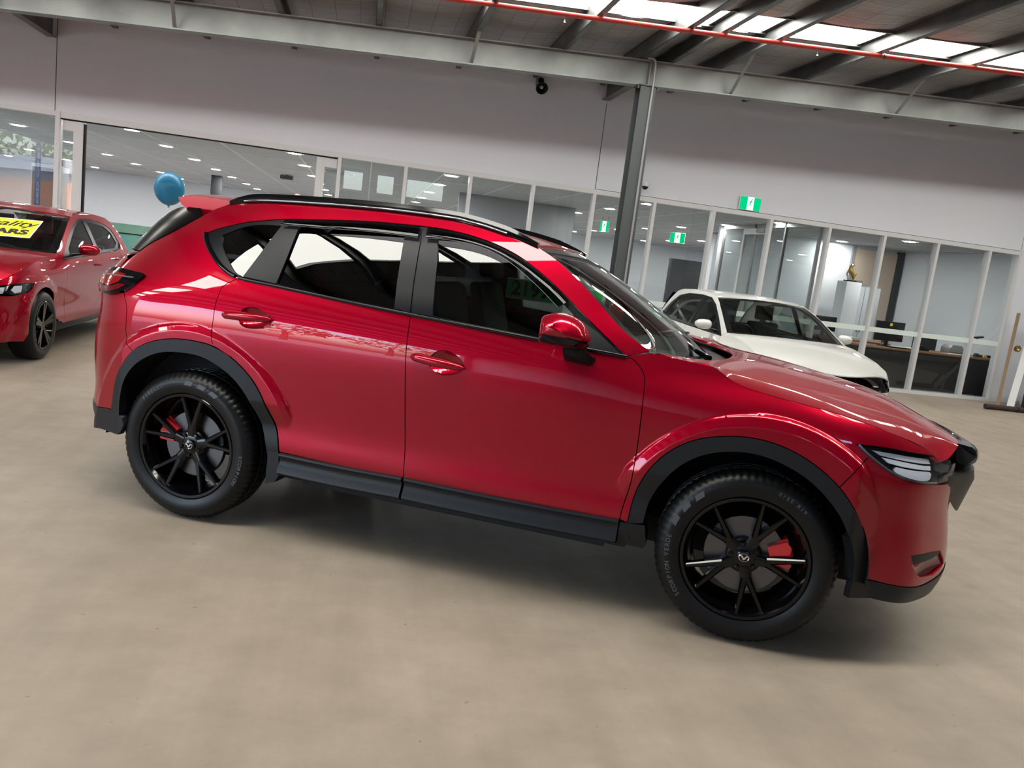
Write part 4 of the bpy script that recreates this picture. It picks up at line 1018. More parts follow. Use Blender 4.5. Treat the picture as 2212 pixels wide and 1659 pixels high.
# ------------------------------------------------------------------ the two other cars
def remap_side(xm, zm, wf, R, wb, flw):
    """the same kind of body surface with other proportions: piecewise-linear maps of length and height"""
    H = hero_side(); xk, xv = zip(*xm); zk, zv = zip(*zm)
    def lin(v, k, w):
        v = np.asarray(v, float); out = np.interp(v, k, w); k = np.array(k); w = np.array(w)
        out = np.where(v < k[0], w[0]+(v-k[0])*(w[1]-w[0])/(k[1]-k[0]), out); return np.where(v > k[-1], w[-1]+(v-k[-1])*(w[-1]-w[-2])/(k[-1]-k[-2]), out)
    return Side(lin(H.sc, xk, xv), lin(H.zr, zk, zv), lin(H.X, xk, xv), H.Y*wf,
                flares=((0.0, R, flw, R+.07, .05, R+.10, .5, -1, .35), (wb, R, flw, R+.07, .05, R+.10, .5, 1, .6)))
def simple_wheel(car, cx, y, R, ro, n, m_rim, flip, style):
    w_ = MB(); w_.lathe([(ro,-.014),(ro+.006,-.010),(ro-.004,.0),(ro-.02,.02),(ro-.03,.13),(ro-.045,.13),(ro-.03,.01),(ro-.014,-.012)], 48, 'y', closed=True)
    w_.lathe([(0,.0),(.05,.0),(.06,.03),(0,.04)], 24, 'y')
    for k in range(n):
        a = 2*pi*k/n+.3
        for da in ((-.12,.12) if style == 'twin' else (0,)):
            p0 = (.03*cos(a), .015, .03*sin(a)); p1 = ((ro-.012)*cos(a+da), -.002, (ro-.012)*sin(a+da)); w_.bar(p0, p1, .034, .03, up=(0,1,0))
    wo = w_.build('wheel', m_rim, car, smooth=35, loc=(cx, y, R))
    if flip: wo.rotation_euler = (0, 0, pi)
    prof = [(ro-.002,.012),(ro+.01,-.012),(ro+.03,-.018),(R-.035,-.014),(R-.012,.004),(R-.002,.025),(R,.05),(R,.15),(R-.004,.18),(R-.03,.205),(ro,.19)]
    MB().lathe(prof, 64, 'y').build('tyre', 'rubber', wo, smooth=40)
    MB().lathe([(.06,.06),(ro*.7,.06),(ro*.7,.08),(.06,.08)], 32, 'y').build('brake_disc', 'disc_steel', wo, smooth=30)
    return wo
def arc_pts(cx, R, Ra, zb, rev=False):
    a0 = math.asin(max(-1, min(1, (zb-R)/Ra))); a = np.linspace(pi-a0, a0, 22); p = [(cx+Ra*cos(t), R+Ra*sin(t)) for t in a]
    return p[::-1] if rev else p
def small_car(name, label, paint, loc, rz, sp):
    S = sp['S']; R, WB, Ra = sp['R'], sp['WB'], sp['Ra']; zb = sp['zb']
    car = tag(empty(name, loc, rz), label, 'car')
    xr, xf = sp['xr'], sp['xf']
    bt = sp['belt']; bel = lambda x: np.interp(x, [p[0] for p in bt], [p[1] for p in bt])
    d1, d2, d3 = sp['seams']           # rear edge of rear door, pillar, front edge of front door
    ar = arc_pts(0, R, Ra, zb+.02); af = arc_pts(WB, R, Ra, zb+.02)
    def belt_pts(a, b, n=8): return [(x, float(bel(x))) for x in np.linspace(a, b, n)]
    arr = [p for p in ar if p[0] > d1] if d1 < Ra else []
    # doors
    lo = [(d2, zb), (max(ar[-1][0], d1)+.0, zb)]
    rear = belt_pts(d1, d2)+[(d2+.03, zb)]+[(ar[-1][0], zb)]+[p for p in ar[::-1] if p[0] > d1]
    front = belt_pts(d2, d3)+[(d3+.02, bel(d3)*.6), (d3-.02, zb), (d2+.03, zb)]
    rd = panel('rear_door', S, rear, paint, car, grid=.05, step=.025, rings=False)
    fd = panel('front_door', S, front, paint, car, grid=.05, step=.025)
    shut = sp['shut']; ht = sp['head_top']; hb = sp['head_bot']
    fend = [(d3, bel(d3))]+shut+ht[::-1][1:]+hb[1:3]+[p for p in af[::-1] if p[1] > zb+.02 and p[0] < hb[2][0]+.0]+[(d3-.02, zb),(d3+.02, bel(d3)*.6)]
    panel('front_fender', S, fend, paint, car, grid=.04, step=.02)
    sC = float(S.sc[-1])-.001; sG = sp['grille_s']; zt = hb[-1][1]
    bump = hb[2:]+[(sG, zt),(sG+.04, zb+.17),(sG+.12, zb+.12),(sC, zb+.11),(sC, zb-.06),(WB+Ra+.05, zb-.06)]+[p for p in af[::-1] if p[0] > hb[2][0] or p[0] > WB+Ra*.6]
    panel('front_bumper', S, bump, paint, car, grid=.05, step=.025)
    we, rail = sp['ws_edge'], sp['rail']; dt, db = sp['dlo_t'], sp['dlo_b']
    rearc = sp['rear_edge']            # from roof end down to the bumper line
    side = we+rail[1:]+rearc+[(xr, zb+.10),(xr, zb),(-Ra-.03, zb)]+[p for p in ar if p[0] < d1]+[(d1, bel(d1))]+[(x, float(bel(x))) for x in (np.linspace(d1, db[0][0], 4)[1:] if db[0][0] < d1 else [])]+[p for p in dt]+[(d3, bel(d3))]
    panel('rear_quarter_and_pillar', S, side, paint, car, grid=.05, step=.025)
    dlo = dt+db[::-1][1:-1]
    holes = sp['glass']
    panel('window_surround', S, dlo, 'satin_black', car, holes=holes, off=-.006, grid=.05, step=.02, gap=.001)
    for i, g in enumerate(holes): panel(sp['gnames'][i], S, g, 'car_glass', car, gap=-.002, off=-.012, flange=0, grid=.08, step=.03)
    # bonnet
    sh = S([p[0] for p in shut], [p[1] for p in shut]); zcx, zc = zip(*sp['hood_c'])
    fz = lambda x: (spl_basis(zcx, np.ravel(x))@np.array(zc)).reshape(np.shape(x))
    def hh(x, y):
        ye = np.interp(x, sh[:,0], -sh[:,1]); ze = np.interp(x, sh[:,0], sh[:,2]); c = fz(x); t = np.abs(y)/ye
        return c+(ze-c)*np.clip(t, 0, 1.2)**2.4
    near = [(float(a), float(b)) for a, b in sh[:,:2]]; hn = sp['nose']; full = near+[(near[-1][0]+(hn-near[-1][0])*(1-t*t), near[-1][1]*t) for t in np.linspace(.9, 0, 9)]
    cow = sp['cowl']; full = full+[(x,-y) for x, y in full[::-1][1:]]; cwl = [(cow-(cow-near[0][0])*(y/near[0][1])**2, y) for y in np.linspace(-near[0][1], near[0][1], 14)][1:-1]
    panel('bonnet', Top(hh), full+cwl, paint, car, mirror=False, grid=.06, step=.03)
    # roof
    r3 = S([p[0] for p in rail][::-1], [p[1] for p in rail][::-1]); rx_, rc_ = zip(*sp['roof_c'])
    fr_ = lambda x: (spl_basis(rx_, np.ravel(x))@np.array(rc_)).reshape(np.shape(x))
    def rh(x, y):
        ye = np.interp(x, r3[:,0], -r3[:,1]); ze = np.interp(x, r3[:,0], r3[:,2])+.003; c = fr_(x); return c+(ze-c)*(np.abs(y)/ye)**2.6
    nr = [(float(a), float(b)) for a, b in r3[:,:2]]; rp = nr+[(nr[-1][0]+.07*sin(t*pi/2), nr[-1][1]*cos(t*pi/2)) for t in np.linspace(.1,1,7)]
    rp = rp+[(x,-y) for x, y in rp[::-1][1:]]
    panel('roof', Top(rh), rp, paint, car, mirror=False, grid=.08, step=.04)
    # screens
    e = S([p[0] for p in we], [p[1] for p in we]); cb, ct = np.array(sp['ws_c'][0]), np.array(sp['ws_c'][1]); rows = []
    for i in range(len(e)):
        t = (e[i][2]-e[0][2])/(e[-1][2]-e[0][2]); c = cb+(ct-cb)*t; c[0] += .03*sin(pi*t)
        m_ = np.array([e[i][0]+(c[0]-e[i][0])*.7, e[i][1]*.55, e[i][2]+(c[2]-e[i][2])*.6]); rows.append([e[i], m_, c, m_*[1,-1,1], e[i]*[1,-1,1]])
    WSs = Loft(rows); ws_ = WSs.grid('windshield', 21, 13, 'windshield_glass', car, off=-.004)
    for u0_, u1_, v0_, v1_ in ((0,.05,0,1),(.95,1,0,1),(.05,.95,0,.07),(.05,.95,.92,1)):
        U, Vv = np.meshgrid(np.linspace(u0_, u1_, 13), np.linspace(v0_, v1_, 13)); P_ = WSs(U.ravel(), Vv.ravel())-WSs.nrm(U.ravel(), Vv.ravel())*.008
        link('frit_band', mesh('frit_band', P_, [(j*13+i, j*13+i+1, (j+1)*13+i+1, (j+1)*13+i) for j in range(12) for i in range(12)], smooth=True), 'satin_black', ws_)
    rg = sp['rear_glass']; rows = [[(a[0], -a[1], a[2]), (a[0]-.03, -a[1]*.5, a[2]), (a[0]-.04, 0, a[2]), (a[0]-.03, a[1]*.5, a[2]), (a[0], a[1], a[2])] for a in rg]
    Loft(rows, flip=True).grid('rear_window', 11, 7, 'privacy_glass', car)
    rb = rg[0]; rows = [[(xr+.05, -rb[1]*1.05, .30), (xr-.02, 0, .30), (xr+.05, rb[1]*1.05, .30)], [(xr+.02, -rb[1]*1.1, .7), (xr-.03, 0, .7), (xr+.02, rb[1]*1.1, .7)], [(rb[0], -rb[1], rb[2]), (rb[0]-.04, 0, rb[2]), (rb[0], rb[1], rb[2])]]
    Loft(rows, flip=True).grid('tailgate', 11, 11, paint, car)
    # front face: dark grille with slats, lamp-to-lamp band, number-plate recess
    gr = panel('grille', S, [(sG, zt+.002),(sG+.04, zb+.17),(sG+.12, zb+.12),(sC, zb+.11),(sC, zt+.06),(sG, zt+.06)], 'gloss_black', car, gap=0, off=-.02, flange=0, grid=.05, step=.03)
    for k in range(4):
        z = zb+.17+(zt-zb-.17)*(k+.5)/4; ss = np.linspace(sG+.03, sC, 12); P_ = S(ss, np.full(12, z))
        for d, g_ in ((1, gr[0]), (-1, gr[1])): MB().tube([(float(p[0])-.012, float(p[1])*d, float(p[2])) for p in P_], .006, 6).build('grille_slat', 'satin_black', g_)
    # lamps, mirrors, trim
    hl = ht+hb[::-1][1:-1] if ht[0] == hb[0] else ht+hb[::-1]
    hls = panel('headlight', S, hl, 'gloss_black', car, off=-.015, flange=-.016, grid=.03, step=.015)
    for pl, mm in sp['lamp_bits']:
        for o, d in zip(panel('reflector', S, pl, mm, None, off=-.006, flange=.004, grid=.03, step=.012, gap=0), hls): o.parent = d
    for o, d in zip(panel('lens', S, hl, 'clear_lens', None, off=0, flange=0, grid=.03, step=.015, gap=0), hls): o.parent = d
    q = [p for p in db]; P_ = S([a for a,_ in q], [b for _,b in q])
    for k in (1, -1): MB().tube([tuple(p*[1,k,1]) for p in P_], .008, 6).build('belt_moulding', sp.get('belt_mat', 'gloss_black'), car, smooth=60)
    mx, mz = sp['mirror']; w0 = -S([mx], [mz])[0][1]
    for k in (1, -1):
        V = []
        rows = []
        for t, sx, sz in ((0,.35,.6),(.15,.85,.95),(.5,1,1),(.8,.9,.85),(1,.35,.4)):
            y = -(w0+.06+.19*t); rows.append([(mx+.05+.075*sx*cos(a)-.02*t, y*k, mz+.055+.06*sz*sin(a)) for a in np.linspace(0, 2*pi, 13)[:-1]])
        C = np.array(rows); n_ = 12; V = C.reshape(-1,3); Fc = [(i*n_+j, i*n_+(j+1)%n_, (i+1)*n_+(j+1)%n_, (i+1)*n_+j) for i in range(4) for j in range(n_)]+[tuple(range(n_)), tuple(4*n_+j for j in range(n_))]
        mo = MB().add([tuple(v) for v in V], Fc).build('side_mirror', paint, car, smooth=60)
        MB().tube([(mx+.06, -(w0-.02)*k, mz-.01), (mx+.055, -(w0+.05)*k, mz+.005), (mx+.05, -(w0+.10)*k, mz+.015)], [.035,.028,.024], 8, flat=.6).build('mirror_stalk', 'satin_black', mo, smooth=60)
    for hx, hz, dd in ((d1+.22, bel(d1+.2)-.10, rd), (d2+.16, bel(d2+.1)-.11, fd)):
        for k, d in enumerate(dd):
            ts = np.linspace(0,1,9); P_ = S(hx+(ts-.5)*.2, np.full(9, hz)); N_ = S.nrm(hx+(ts-.5)*.2, np.full(9, hz)); P_ = (P_+N_*(.008+.02*np.sin(pi*ts))[:,None])*[1,-1 if k else 1,1]
            MB().tube([tuple(p) for p in P_], [.006+.009*sin(pi*min(max(t,.03),.97)) for t in ts], 8).build('door_handle', paint, d, smooth=60)
    # sill, arches, underside, wheels
    for k in (1, -1):
        for cx in (0, WB):
            V = []
            for i in range(25):
                a = -.1+(pi+.2)*i/24
                for y in (-.83*sp['wf'], -.45): V.append((cx+Ra*1.0*cos(a), y*k, R+Ra*sin(a)))
            b_ = len(V); V.append((cx, -.45*k, R)); link('wheel_arch_liner', mesh('wheel_arch_liner', V, [(2*i, 2*i+1, 2*i+3, 2*i+2) for i in range(24)]+[(b_, 2*i+1, 2*i+3) for i in range(24)], smooth=True), 'dark_void', car)
        y0 = -S([WB/2], [zb])[0][1]; m = MB(); m.box(Ra+.02, WB-Ra-.02, min(-(y0-.02)*k, -(y0-.16)*k), max(-(y0-.02)*k, -(y0-.16)*k), zb-.07, zb+.02); m.build('side_sill', sp.get('sill', 'satin_black'), car, bevel=.015)
    B(xr+.1, xf-.05, -.55, .55, .19, .55).build('underbody', 'dark_void', car); B(.3, WB-.5, -.7, .7, .19, .3).build('floor_pan', 'dark_void', car)
    panel('inner_shell', S, [(d1+.05, zb+.1),(d3, zb+.1),(d3-.02, bel(d3)-.04),(d1+.05, bel(d1)-.04)], 'dark_void', car, gap=0, off=-.05, flange=0, grid=.15, step=.08)
    for cx in (0, WB):
        for k in (1, -1): simple_wheel(car, cx, -(sp['wy'])*k, R, sp['ro'], sp['nsp'], sp['rim'], k < 0, sp['style'])
    # cabin
    zs = sp['seat_z']
    for cx, cy in ((sp['sx'],-.36),(sp['sx'],.36)):
        so = B(cx-.25,cx+.25,cy-.23,cy+.23,zs-.16,zs).build('seat', 'seat_cloth', car, bevel=.03)
        MB().prism([(cx-.28,zs-.05),(cx-.17,zs-.05),(cx-.30,zs+.52),(cx-.38,zs+.52)], lambda p, d: (p[0], d, p[1]), cy-.22, cy+.22).build('backrest', 'seat_cloth', so, bevel=.03)
        MB().prism([(cx-.38,zs+.55),(cx-.28,zs+.55),(cx-.31,zs+.72),(cx-.38,zs+.72)], lambda p, d: (p[0], d, p[1]), cy-.12, cy+.12).build('headrest', 'seat_cloth', so, bevel=.02)
    dx = sp['dash']; zd = float(bel(d3))
    MB().prism([(dx-.25,.5),(dx-.22,zd-.05),(dx-.10,zd+.0),(dx+.25,zd+.0),(dx+.25,.5)], lambda p, d: (p[0], d, p[1]), -.66, .66).build('dashboard', 'seat_cloth', car, bevel=.02)
    tor = [(dx-.36+.06*sin(a), sp['drv']+.18*cos(a), zd-.02+.165*sin(a)) for a in np.linspace(0, 2*pi, 25)[:-1]]
    MB().tube(tor, .014, 6, closed=True).bar((dx-.36, sp['drv'], zd-.02), (dx-.2, sp['drv'], zd-.08), .05, .05).build('steering_wheel', 'satin_black', car, smooth=40)
    B(.1, WB-.6, -.66, .66, .30, .36).build('cabin_floor', 'dark_void', car)
    B(sp['sx']-1.05, sp['sx']-.95, -.6, .6, zs-.2, zs+.45).build('rear_seat_back', 'seat_cloth', car, bevel=.03)
    MB().box(sp['ws_c'][1][0]+.02, sp['ws_c'][1][0]+.05, -.12, .12, sp['ws_c'][1][2]-.14, sp['ws_c'][1][2]-.07).build('interior_mirror', 'satin_black', car, bevel=.01)
    for k, (a, b, c) in enumerate(sp['wipers']):
        MB().tube([a, b, c], [.012,.008,.006], 6).build('wiper', 'gloss_black', car, smooth=60)
    return car, S

# white hatchback behind the bonnet of the red SUV
PS = remap_side(((-.93,-.66),(0,0),(2.698,2.55),(3.62,3.36)), ((.20,.16),(.44,.36),(.80,.66),(1.19,.96),(1.66,1.435)), .95, .315, 2.55, .868)
polo = dict(S=PS, R=.315, WB=2.55, Ra=.345, zb=.30, xr=-.60, xf=3.30, wf=.95, wy=.855, ro=.205, nsp=5, rim='steel', style='one', seat_z=.58, sx=1.10, dash=1.92, drv=-.36,
    belt=[(-.1,1.00),(.3,.985),(1.0,.965),(1.6,.95),(2.02,.935)], seams=(.22,1.02,2.02),
    grille_s=3.36, shut=[(2.10,.985),(2.3,.965),(2.55,.925),(2.75,.875),(2.92,.825),(3.06,.785),(3.2,.745)], head_top=[(2.82,.745),(2.95,.755),(3.08,.745),(3.2,.725),(3.28,.70)], head_bot=[(2.82,.745),(2.86,.68),(2.95,.62),(3.1,.60),(3.28,.60)],
    lamp_bits=[([(2.92,.73),(3.06,.73),(3.18,.70),(3.18,.64),(3.0,.64),(2.92,.68)], 'lamp_silver')],
    ws_edge=[(2.10,.985),(1.93,1.075),(1.70,1.205),(1.50,1.305),(1.32,1.375)], rail=[(1.32,1.375),(1.05,1.405),(.6,1.42),(.1,1.405),(-.25,1.365)],
    rear_edge=[(-.42,1.20),(-.52,1.02),(-.58,.9)],
    dlo_t=[(-.12,1.06),(-.02,1.20),(.15,1.315),(.5,1.365),(.9,1.375),(1.2,1.355),(1.45,1.275),(1.7,1.145),(1.9,1.025),(2.02,.945)], dlo_b=[(-.12,1.06),(.10,.995),(.3,.985),(1.0,.965),(1.6,.95),(2.02,.945)],
    glass=[[(.04,1.04),(.10,1.20),(.24,1.30),(.5,1.335),(.96,1.345),(.98,1.0),(.3,1.015)], [(1.07,1.345),(1.2,1.325),(1.43,1.25),(1.65,1.13),(1.82,1.03),(1.84,.975),(1.06,.995)]], gnames=['rear_door_glass','front_door_glass'],
    hood_c=[(2.1,1.02),(2.3,1.01),(2.6,.975),(2.9,.91),(3.1,.845),(3.3,.765)], nose=3.335, cowl=2.30, roof_c=[(-.4,1.40),(0,1.43),(.5,1.45),(1.0,1.442),(1.2,1.425),(1.42,1.385)],
    ws_c=((2.32,0,1.005),(1.40,0,1.40)), rear_glass=[(-.58,.62,.98),(-.50,.58,1.15),(-.36,.54,1.34)], mirror=(1.76,.985),
    wipers=[((2.22,.30,1.01),(2.15,.05,1.04),(2.10,-.25,1.06)), ((2.20,-.35,1.01),(2.14,-.15,1.04),(2.12,.15,1.06))])
car_w, _ = small_car('hatchback', 'white hatchback parked behind the bonnet of the red sport utility vehicle', 'white_paint', (0,0,0), 0, polo)
car_w.location = (4.89, 10.40, 0); car_w.rotation_euler = (0,0,radians(-90.5)); car_w.scale = (.97,.97,.97)

# red hatchback at the left, nose towards the camera
MS = remap_side(((-.93,-.84),(0,0),(2.698,2.725),(3.62,3.60)), ((.20,.16),(.44,.34),(.80,.66),(1.19,.97),(1.66,1.42)), .965, .325, 2.725, .885)
maz = dict(S=MS, R=.325, WB=2.725, Ra=.36, zb=.28, xr=-.78, xf=3.52, wf=.965, wy=.875, ro=.225, nsp=5, rim='rim_black', style='twin', seat_z=.56, sx=1.05, dash=2.0, drv=-.36,
    belt=[(-.1,1.05),(.3,1.0),(1.0,.965),(1.6,.945),(2.10,.925)], seams=(.25,1.05,2.12),
    grille_s=3.60, shut=[(2.22,.98),(2.5,.95),(2.8,.90),(3.0,.855),(3.15,.815),(3.28,.778),(3.40,.745)], head_top=[(2.93,.735),(3.1,.735),(3.25,.725),(3.40,.71),(3.5,.70)], head_bot=[(2.93,.735),(2.98,.69),(3.06,.655),(3.2,.63),(3.5,.63)],
    lamp_bits=[([(3.10,.715),(3.2,.715),(3.24,.68),(3.2,.65),(3.12,.66)], 'lamp_silver'), ([(3.30,.705),(3.42,.695),(3.44,.65),(3.32,.65)], 'lamp_silver')],
    ws_edge=[(2.22,.985),(2.02,1.07),(1.78,1.185),(1.55,1.285),(1.36,1.345)], rail=[(1.36,1.345),(1.05,1.375),(.6,1.385),(.2,1.36),(-.15,1.30)],
    rear_edge=[(-.45,1.18),(-.66,1.04),(-.74,.9)],
    dlo_t=[(.10,1.06),(.12,1.15),(.25,1.245),(.5,1.30),(.9,1.335),(1.2,1.325),(1.5,1.245),(1.8,1.11),(2.0,1.00),(2.12,.935)], dlo_b=[(.10,1.06),(.20,1.01),(.4,.99),(1.0,.965),(1.6,.945),(2.12,.935)],
    glass=[[(.22,1.07),(.28,1.19),(.5,1.265),(.98,1.305),(1.0,1.0),(.4,1.02)], [(1.09,1.31),(1.2,1.30),(1.46,1.22),(1.7,1.11),(1.88,1.02),(1.9,.975),(1.10,.995)]], gnames=['rear_door_glass','front_door_glass'],
    hood_c=[(2.2,1.00),(2.5,.99),(2.8,.955),(3.1,.895),(3.3,.835),(3.52,.745)], nose=3.575, cowl=2.42, roof_c=[(-.3,1.30),(0,1.36),(.5,1.415),(1.0,1.42),(1.2,1.405),(1.46,1.36)],
    ws_c=((2.44,0,.99),(1.44,0,1.37)), rear_glass=[(-.70,.60,1.06),(-.48,.58,1.19),(-.25,.56,1.29)], mirror=(1.78,.975),
    wipers=[((2.32,.30,1.0),(2.24,.05,1.04),(2.18,-.25,1.07)), ((2.30,-.35,1.0),(2.24,-.15,1.04),(2.20,.15,1.06))])
car_m, _ = small_car('hatchback', 'red hatchback with black wheels and a yellow sign on its windscreen, at the left edge', 'red_paint', (0,0,0), 0, maz)
car_m.location = (-2.875-.89, 8.12+2.725, 0); car_m.rotation_euler = (0,0,radians(-90))

# ------------------------------------------------------------------ things on the walls and in the hall
def wall_text(txt, size, m, parent, name, M4, bold=0., shear=0., extrude=.001):
    me = text_mesh(txt, size, extrude, bold, shear); me.transform(M4); o = link(name, me, m, parent); return o
def frame4(o, ex, ey, ez):
    ex, ey, ez = Vector(ex).normalized(), Vector(ey).normalized(), Vector(ez).normalized()
    return Matrix(((ex.x,ey.x,ez.x,o[0]),(ex.y,ey.y,ez.y,o[1]),(ex.z,ey.z,ez.z,o[2]),(0,0,0,1)))
mat('sign_yellow', (.85,.80,.02), rough=.5)
mat('sign_green', (.03,.55,.12), rough=.5)
mat('sign_white', (.8,.8,.78), rough=.5)
mat('balloon_blue', (.02,.22,.42), rough=.35, spec=.5)
mat('gold', (.55,.36,.10), rough=.3, metal=.9)
mat('desk_wood', (.22,.11,.05), rough=.45)
mat('desk_dark', (.025,.022,.024), rough=.6)
mat('paper', (.75,.75,.73), rough=.8)
mat('screen_black', (.008,.008,.01), rough=.25)
mat('teal_panel', (.08,.28,.30), rough=.5, noise=(2.5, (.14,.36,.30), 1))
mat('green_panel', (.16,.33,.24), rough=.5, noise=(6, (.22,.38,.30), 1))
mat('mat_brown', (.05,.03,.03), rough=.9)
mat('timber_brown', (.20,.13,.07), rough=.6)
mat('navy', (.03,.035,.06), rough=.7)
mat('grey_box', (.30,.31,.33), rough=.5)
emat('exit_green', (.0,.42,.16), 1.6); emat('exit_white', (.85,1.0,.95), 2.6)

# yellow dealer sign on the windscreen of the red hatchback
TR, BR = Vector((-3.252,9.067,1.262)), Vector((-3.213,8.623,1.092)); ey_ = (TR-BR).normalized(); nn_ = Vector((0,-.35825,.93363)); ex_ = ey_.cross(nn_).normalized(); nn_ = ex_.cross(ey_)
sg = empty('windscreen_sign', TR.lerp(BR,.5)-ex_*.55); tag(sg, 'yellow CARS sign lying on the red hatchback windscreen', 'sign'); sg.matrix_world = frame4(TR.lerp(BR,.5)-ex_*.55+nn_*.006, ex_, ey_, nn_)
B(-.55,.55,-.2375,.2375,0,.004).build('board', 'sign_white', sg); B(-.537,.537,-.222,.222,.004,.005).build('yellow_face', 'sign_yellow', sg)
wall_text('Quality', .20, 'print_black', sg, 'lettering', Matrix.Translation((.215,.10,.006)), bold=.003, shear=.35, extrude=.0008)
wall_text('CARS', .165, 'print_black', sg, 'lettering', Matrix.Translation((.30,-.11,.006)), bold=.008, extrude=.0008)

# green price card standing inside the SUV's windscreen
pc = empty('price_card', (0,0,0)); tag(pc, 'green price card with black digits behind the SUV side glass', 'sign')
hm = hero.matrix_basis if hasattr(hero, 'matrix_basis') else None
HM = Matrix.Translation((-.392,4.853,0)) @ Matrix.Rotation(-CAR_A, 4, 'Z')
pc.matrix_world = HM @ frame4((1.545,.13,1.322), (.97,.20,-.02), (.02,.0,1), (.2,-.97,.0))
B(-.27,.27,-.056,.056,-.002,.002).build('card', 'sign_white', pc); B(-.268,.268,-.050,.050,.002,.003).build('green_face', 'sign_green', pc)
wall_text('2199', .108, 'print_black', pc, 'digits', Matrix.Translation((-.135,0,.004)), bold=.004)

# horn loudspeaker high on the wall
hs = empty('horn_speaker', (2.36, WY-.005, 4.06)); tag(hs, 'black horn loudspeaker mounted high on the white wall', 'speaker')
B(-.06,.06,-.05,0,.02,.12).build('bracket', 'grey_box', hs, bevel=.006)
MB().tube([(-.055,-.03,.06),(-.06,-.10,.02),(-.055,-.14,-.03)], .006, 6).tube([(.055,-.03,.06),(.06,-.10,.02),(.055,-.14,-.03)], .006, 6).build('yoke', 'grey_box', hs)
hb_ = MB().lathe([(0,.0),(.042,.0),(.045,-.05),(.035,-.09),(.03,-.12)], 24, 'z').build('driver_unit', 'satin_black', hs, smooth=50, loc=(0,-.10,.10)); hb_.rotation_euler = (radians(-32),0,0)
hb2 = MB().lathe([(.03,.0),(.035,-.04),(.055,-.08),(.088,-.105),(.092,-.105),(.092,-.10),(.06,-.075),(.04,-.04),(.034,.0)], 32, 'z').build('horn', 'satin_black', hs, smooth=50, loc=(0,-.165,.0)); hb2.rotation_euler = (radians(-58),0,0)
hb3 = MB().lathe([(0,-.09),(.02,-.088),(.028,-.06),(.02,-.03)], 16, 'z').build('centre_plug', 'grey_box', hs, smooth=50, loc=(0,-.165,.0)); hb3.rotation_euler = (radians(-58),0,0)

# dome camera beside the column
dc = empty('dome_camera', (4.20, WY, 2.88)); tag(dc, 'white dome security camera on the wall right of the column', 'camera')
B(-.075,.055,-.10,0,-.005,.06).build('bracket', 'frame_white', dc, bevel=.012)
MB().lathe([(0,.03),(.06,.03),(.066,.0),(.062,-.03),(.05,-.035)], 28, 'z').build('housing', 'frame_white', dc, smooth=50, loc=(.01,-.13,-.005))
MB().lathe([(.048,-.03),(.044,-.055),(.03,-.075),(0,-.083)], 28, 'z').build('lens_dome', 'gloss_black', dc, smooth=70, loc=(.01,-.13,-.005))

# illuminated exit sign with the running figure
def exit_sign(loc, rz, label, w, h, hang=False):
    t = empty('exit_sign', loc, rz); tag(t, label, 'sign', None)
    B(-w/2-.008,w/2+.008,-.03,0,-h/2-.008,h/2+.008).build('case', 'sign_white', t, bevel=.004); B(-w/2,w/2,-.034,-.030,-h/2,h/2).build('lit_face', 'exit_green', t)
    s = h/.2; B(-.055*s,.055*s,-.036,-.034,-h/2,h/2).build('lit_door', 'exit_white', t)
    m = MB()
    def fb(a, b, wd): m.bar((a[0]*s,-.0375,a[1]*s),(b[0]*s,-.0375,b[1]*s),wd*s,.002,up=(0,1,0))
    m.lathe([(0,-.001),(.012*s,-.001),(.012*s,.001),(0,.001)], 14, 'y', (.018*s,-.0375,.066*s))
    for a, b, wd in (((.012,.05),(-.008,-.005),.026),((.008,.045),(-.028,.035),.010),((-.028,.035),(-.036,.012),.010),((.012,.04),(.034,.022),.010),((.034,.022),(.046,.034),.009),((-.004,-.002),(.018,-.022),.013),((.018,-.022),(.008,-.055),.012),((-.008,-.002),(-.024,-.035),.013),((-.024,-.035),(-.048,-.05),.012)): fb(a, b, wd)
    m.build('running_figure', 'exit_green', t)
    if hang:
        for x in (-w*.35, w*.35): MB().tube([(x,-.015,h/2),(x,-.015,2.745-loc[2])], .006, 6).build('hanger_rod', 'frame_alu', t)
    return t
exit_sign((6.05, WY-.02, 2.825), 0, 'green illuminated exit sign with running figure above the glass screen', .36, .20)
o = exit_sign((7.7, 19.2, 2.50), radians(-25), 'small exit sign hanging inside the showroom near the open glass door', .36, .24, True); 
o = exit_sign((5.6, 18.6, 2.50), radians(-65), 'small exit sign hanging inside the showroom behind the steel column', .30, .24, True)

# blue balloon tied behind the red hatchback
bl = empty('balloon', (-1.90, 8.39, 1.75)); tag(bl, 'round blue balloon on a string beside the SUV spoiler', 'balloon')
V = []
prof = [(0,.148)]+[(.142*sin(t)**.98, .148*cos(t)+(-.02*max(0,-cos(t))**2)) for t in np.linspace(.12, 3.02, 26)]+[(.010,-.170),(.006,-.176),(.014,-.186),(0,-.186)]
MB().lathe([(max(r,0), z) for r, z in prof], 40, 'z').build('envelope', 'balloon_blue', bl, smooth=80)
MB().tube(sm([(0,0,-.186),(.004,.0,-.35),(-.003,0,-.6),(.004,0,-.9),(0,0,-1.2)], 5), .0022, 5).build('string', 'paper', bl)
MB().tube(sm([(.004,0,-.20),(.014,0,-.28),(.004,0,-.36),(.010,0,-.44)], 5), .0015, 5).build('loose_end', 'paper', bl)
MB().lathe([(0,-1.75),(.05,-1.75),(.055,-1.73),(.02,-1.70),(0.012,-1.2),(0,-1.2)], 16, 'z').build('weight_stand', 'grey_box', bl, smooth=40)

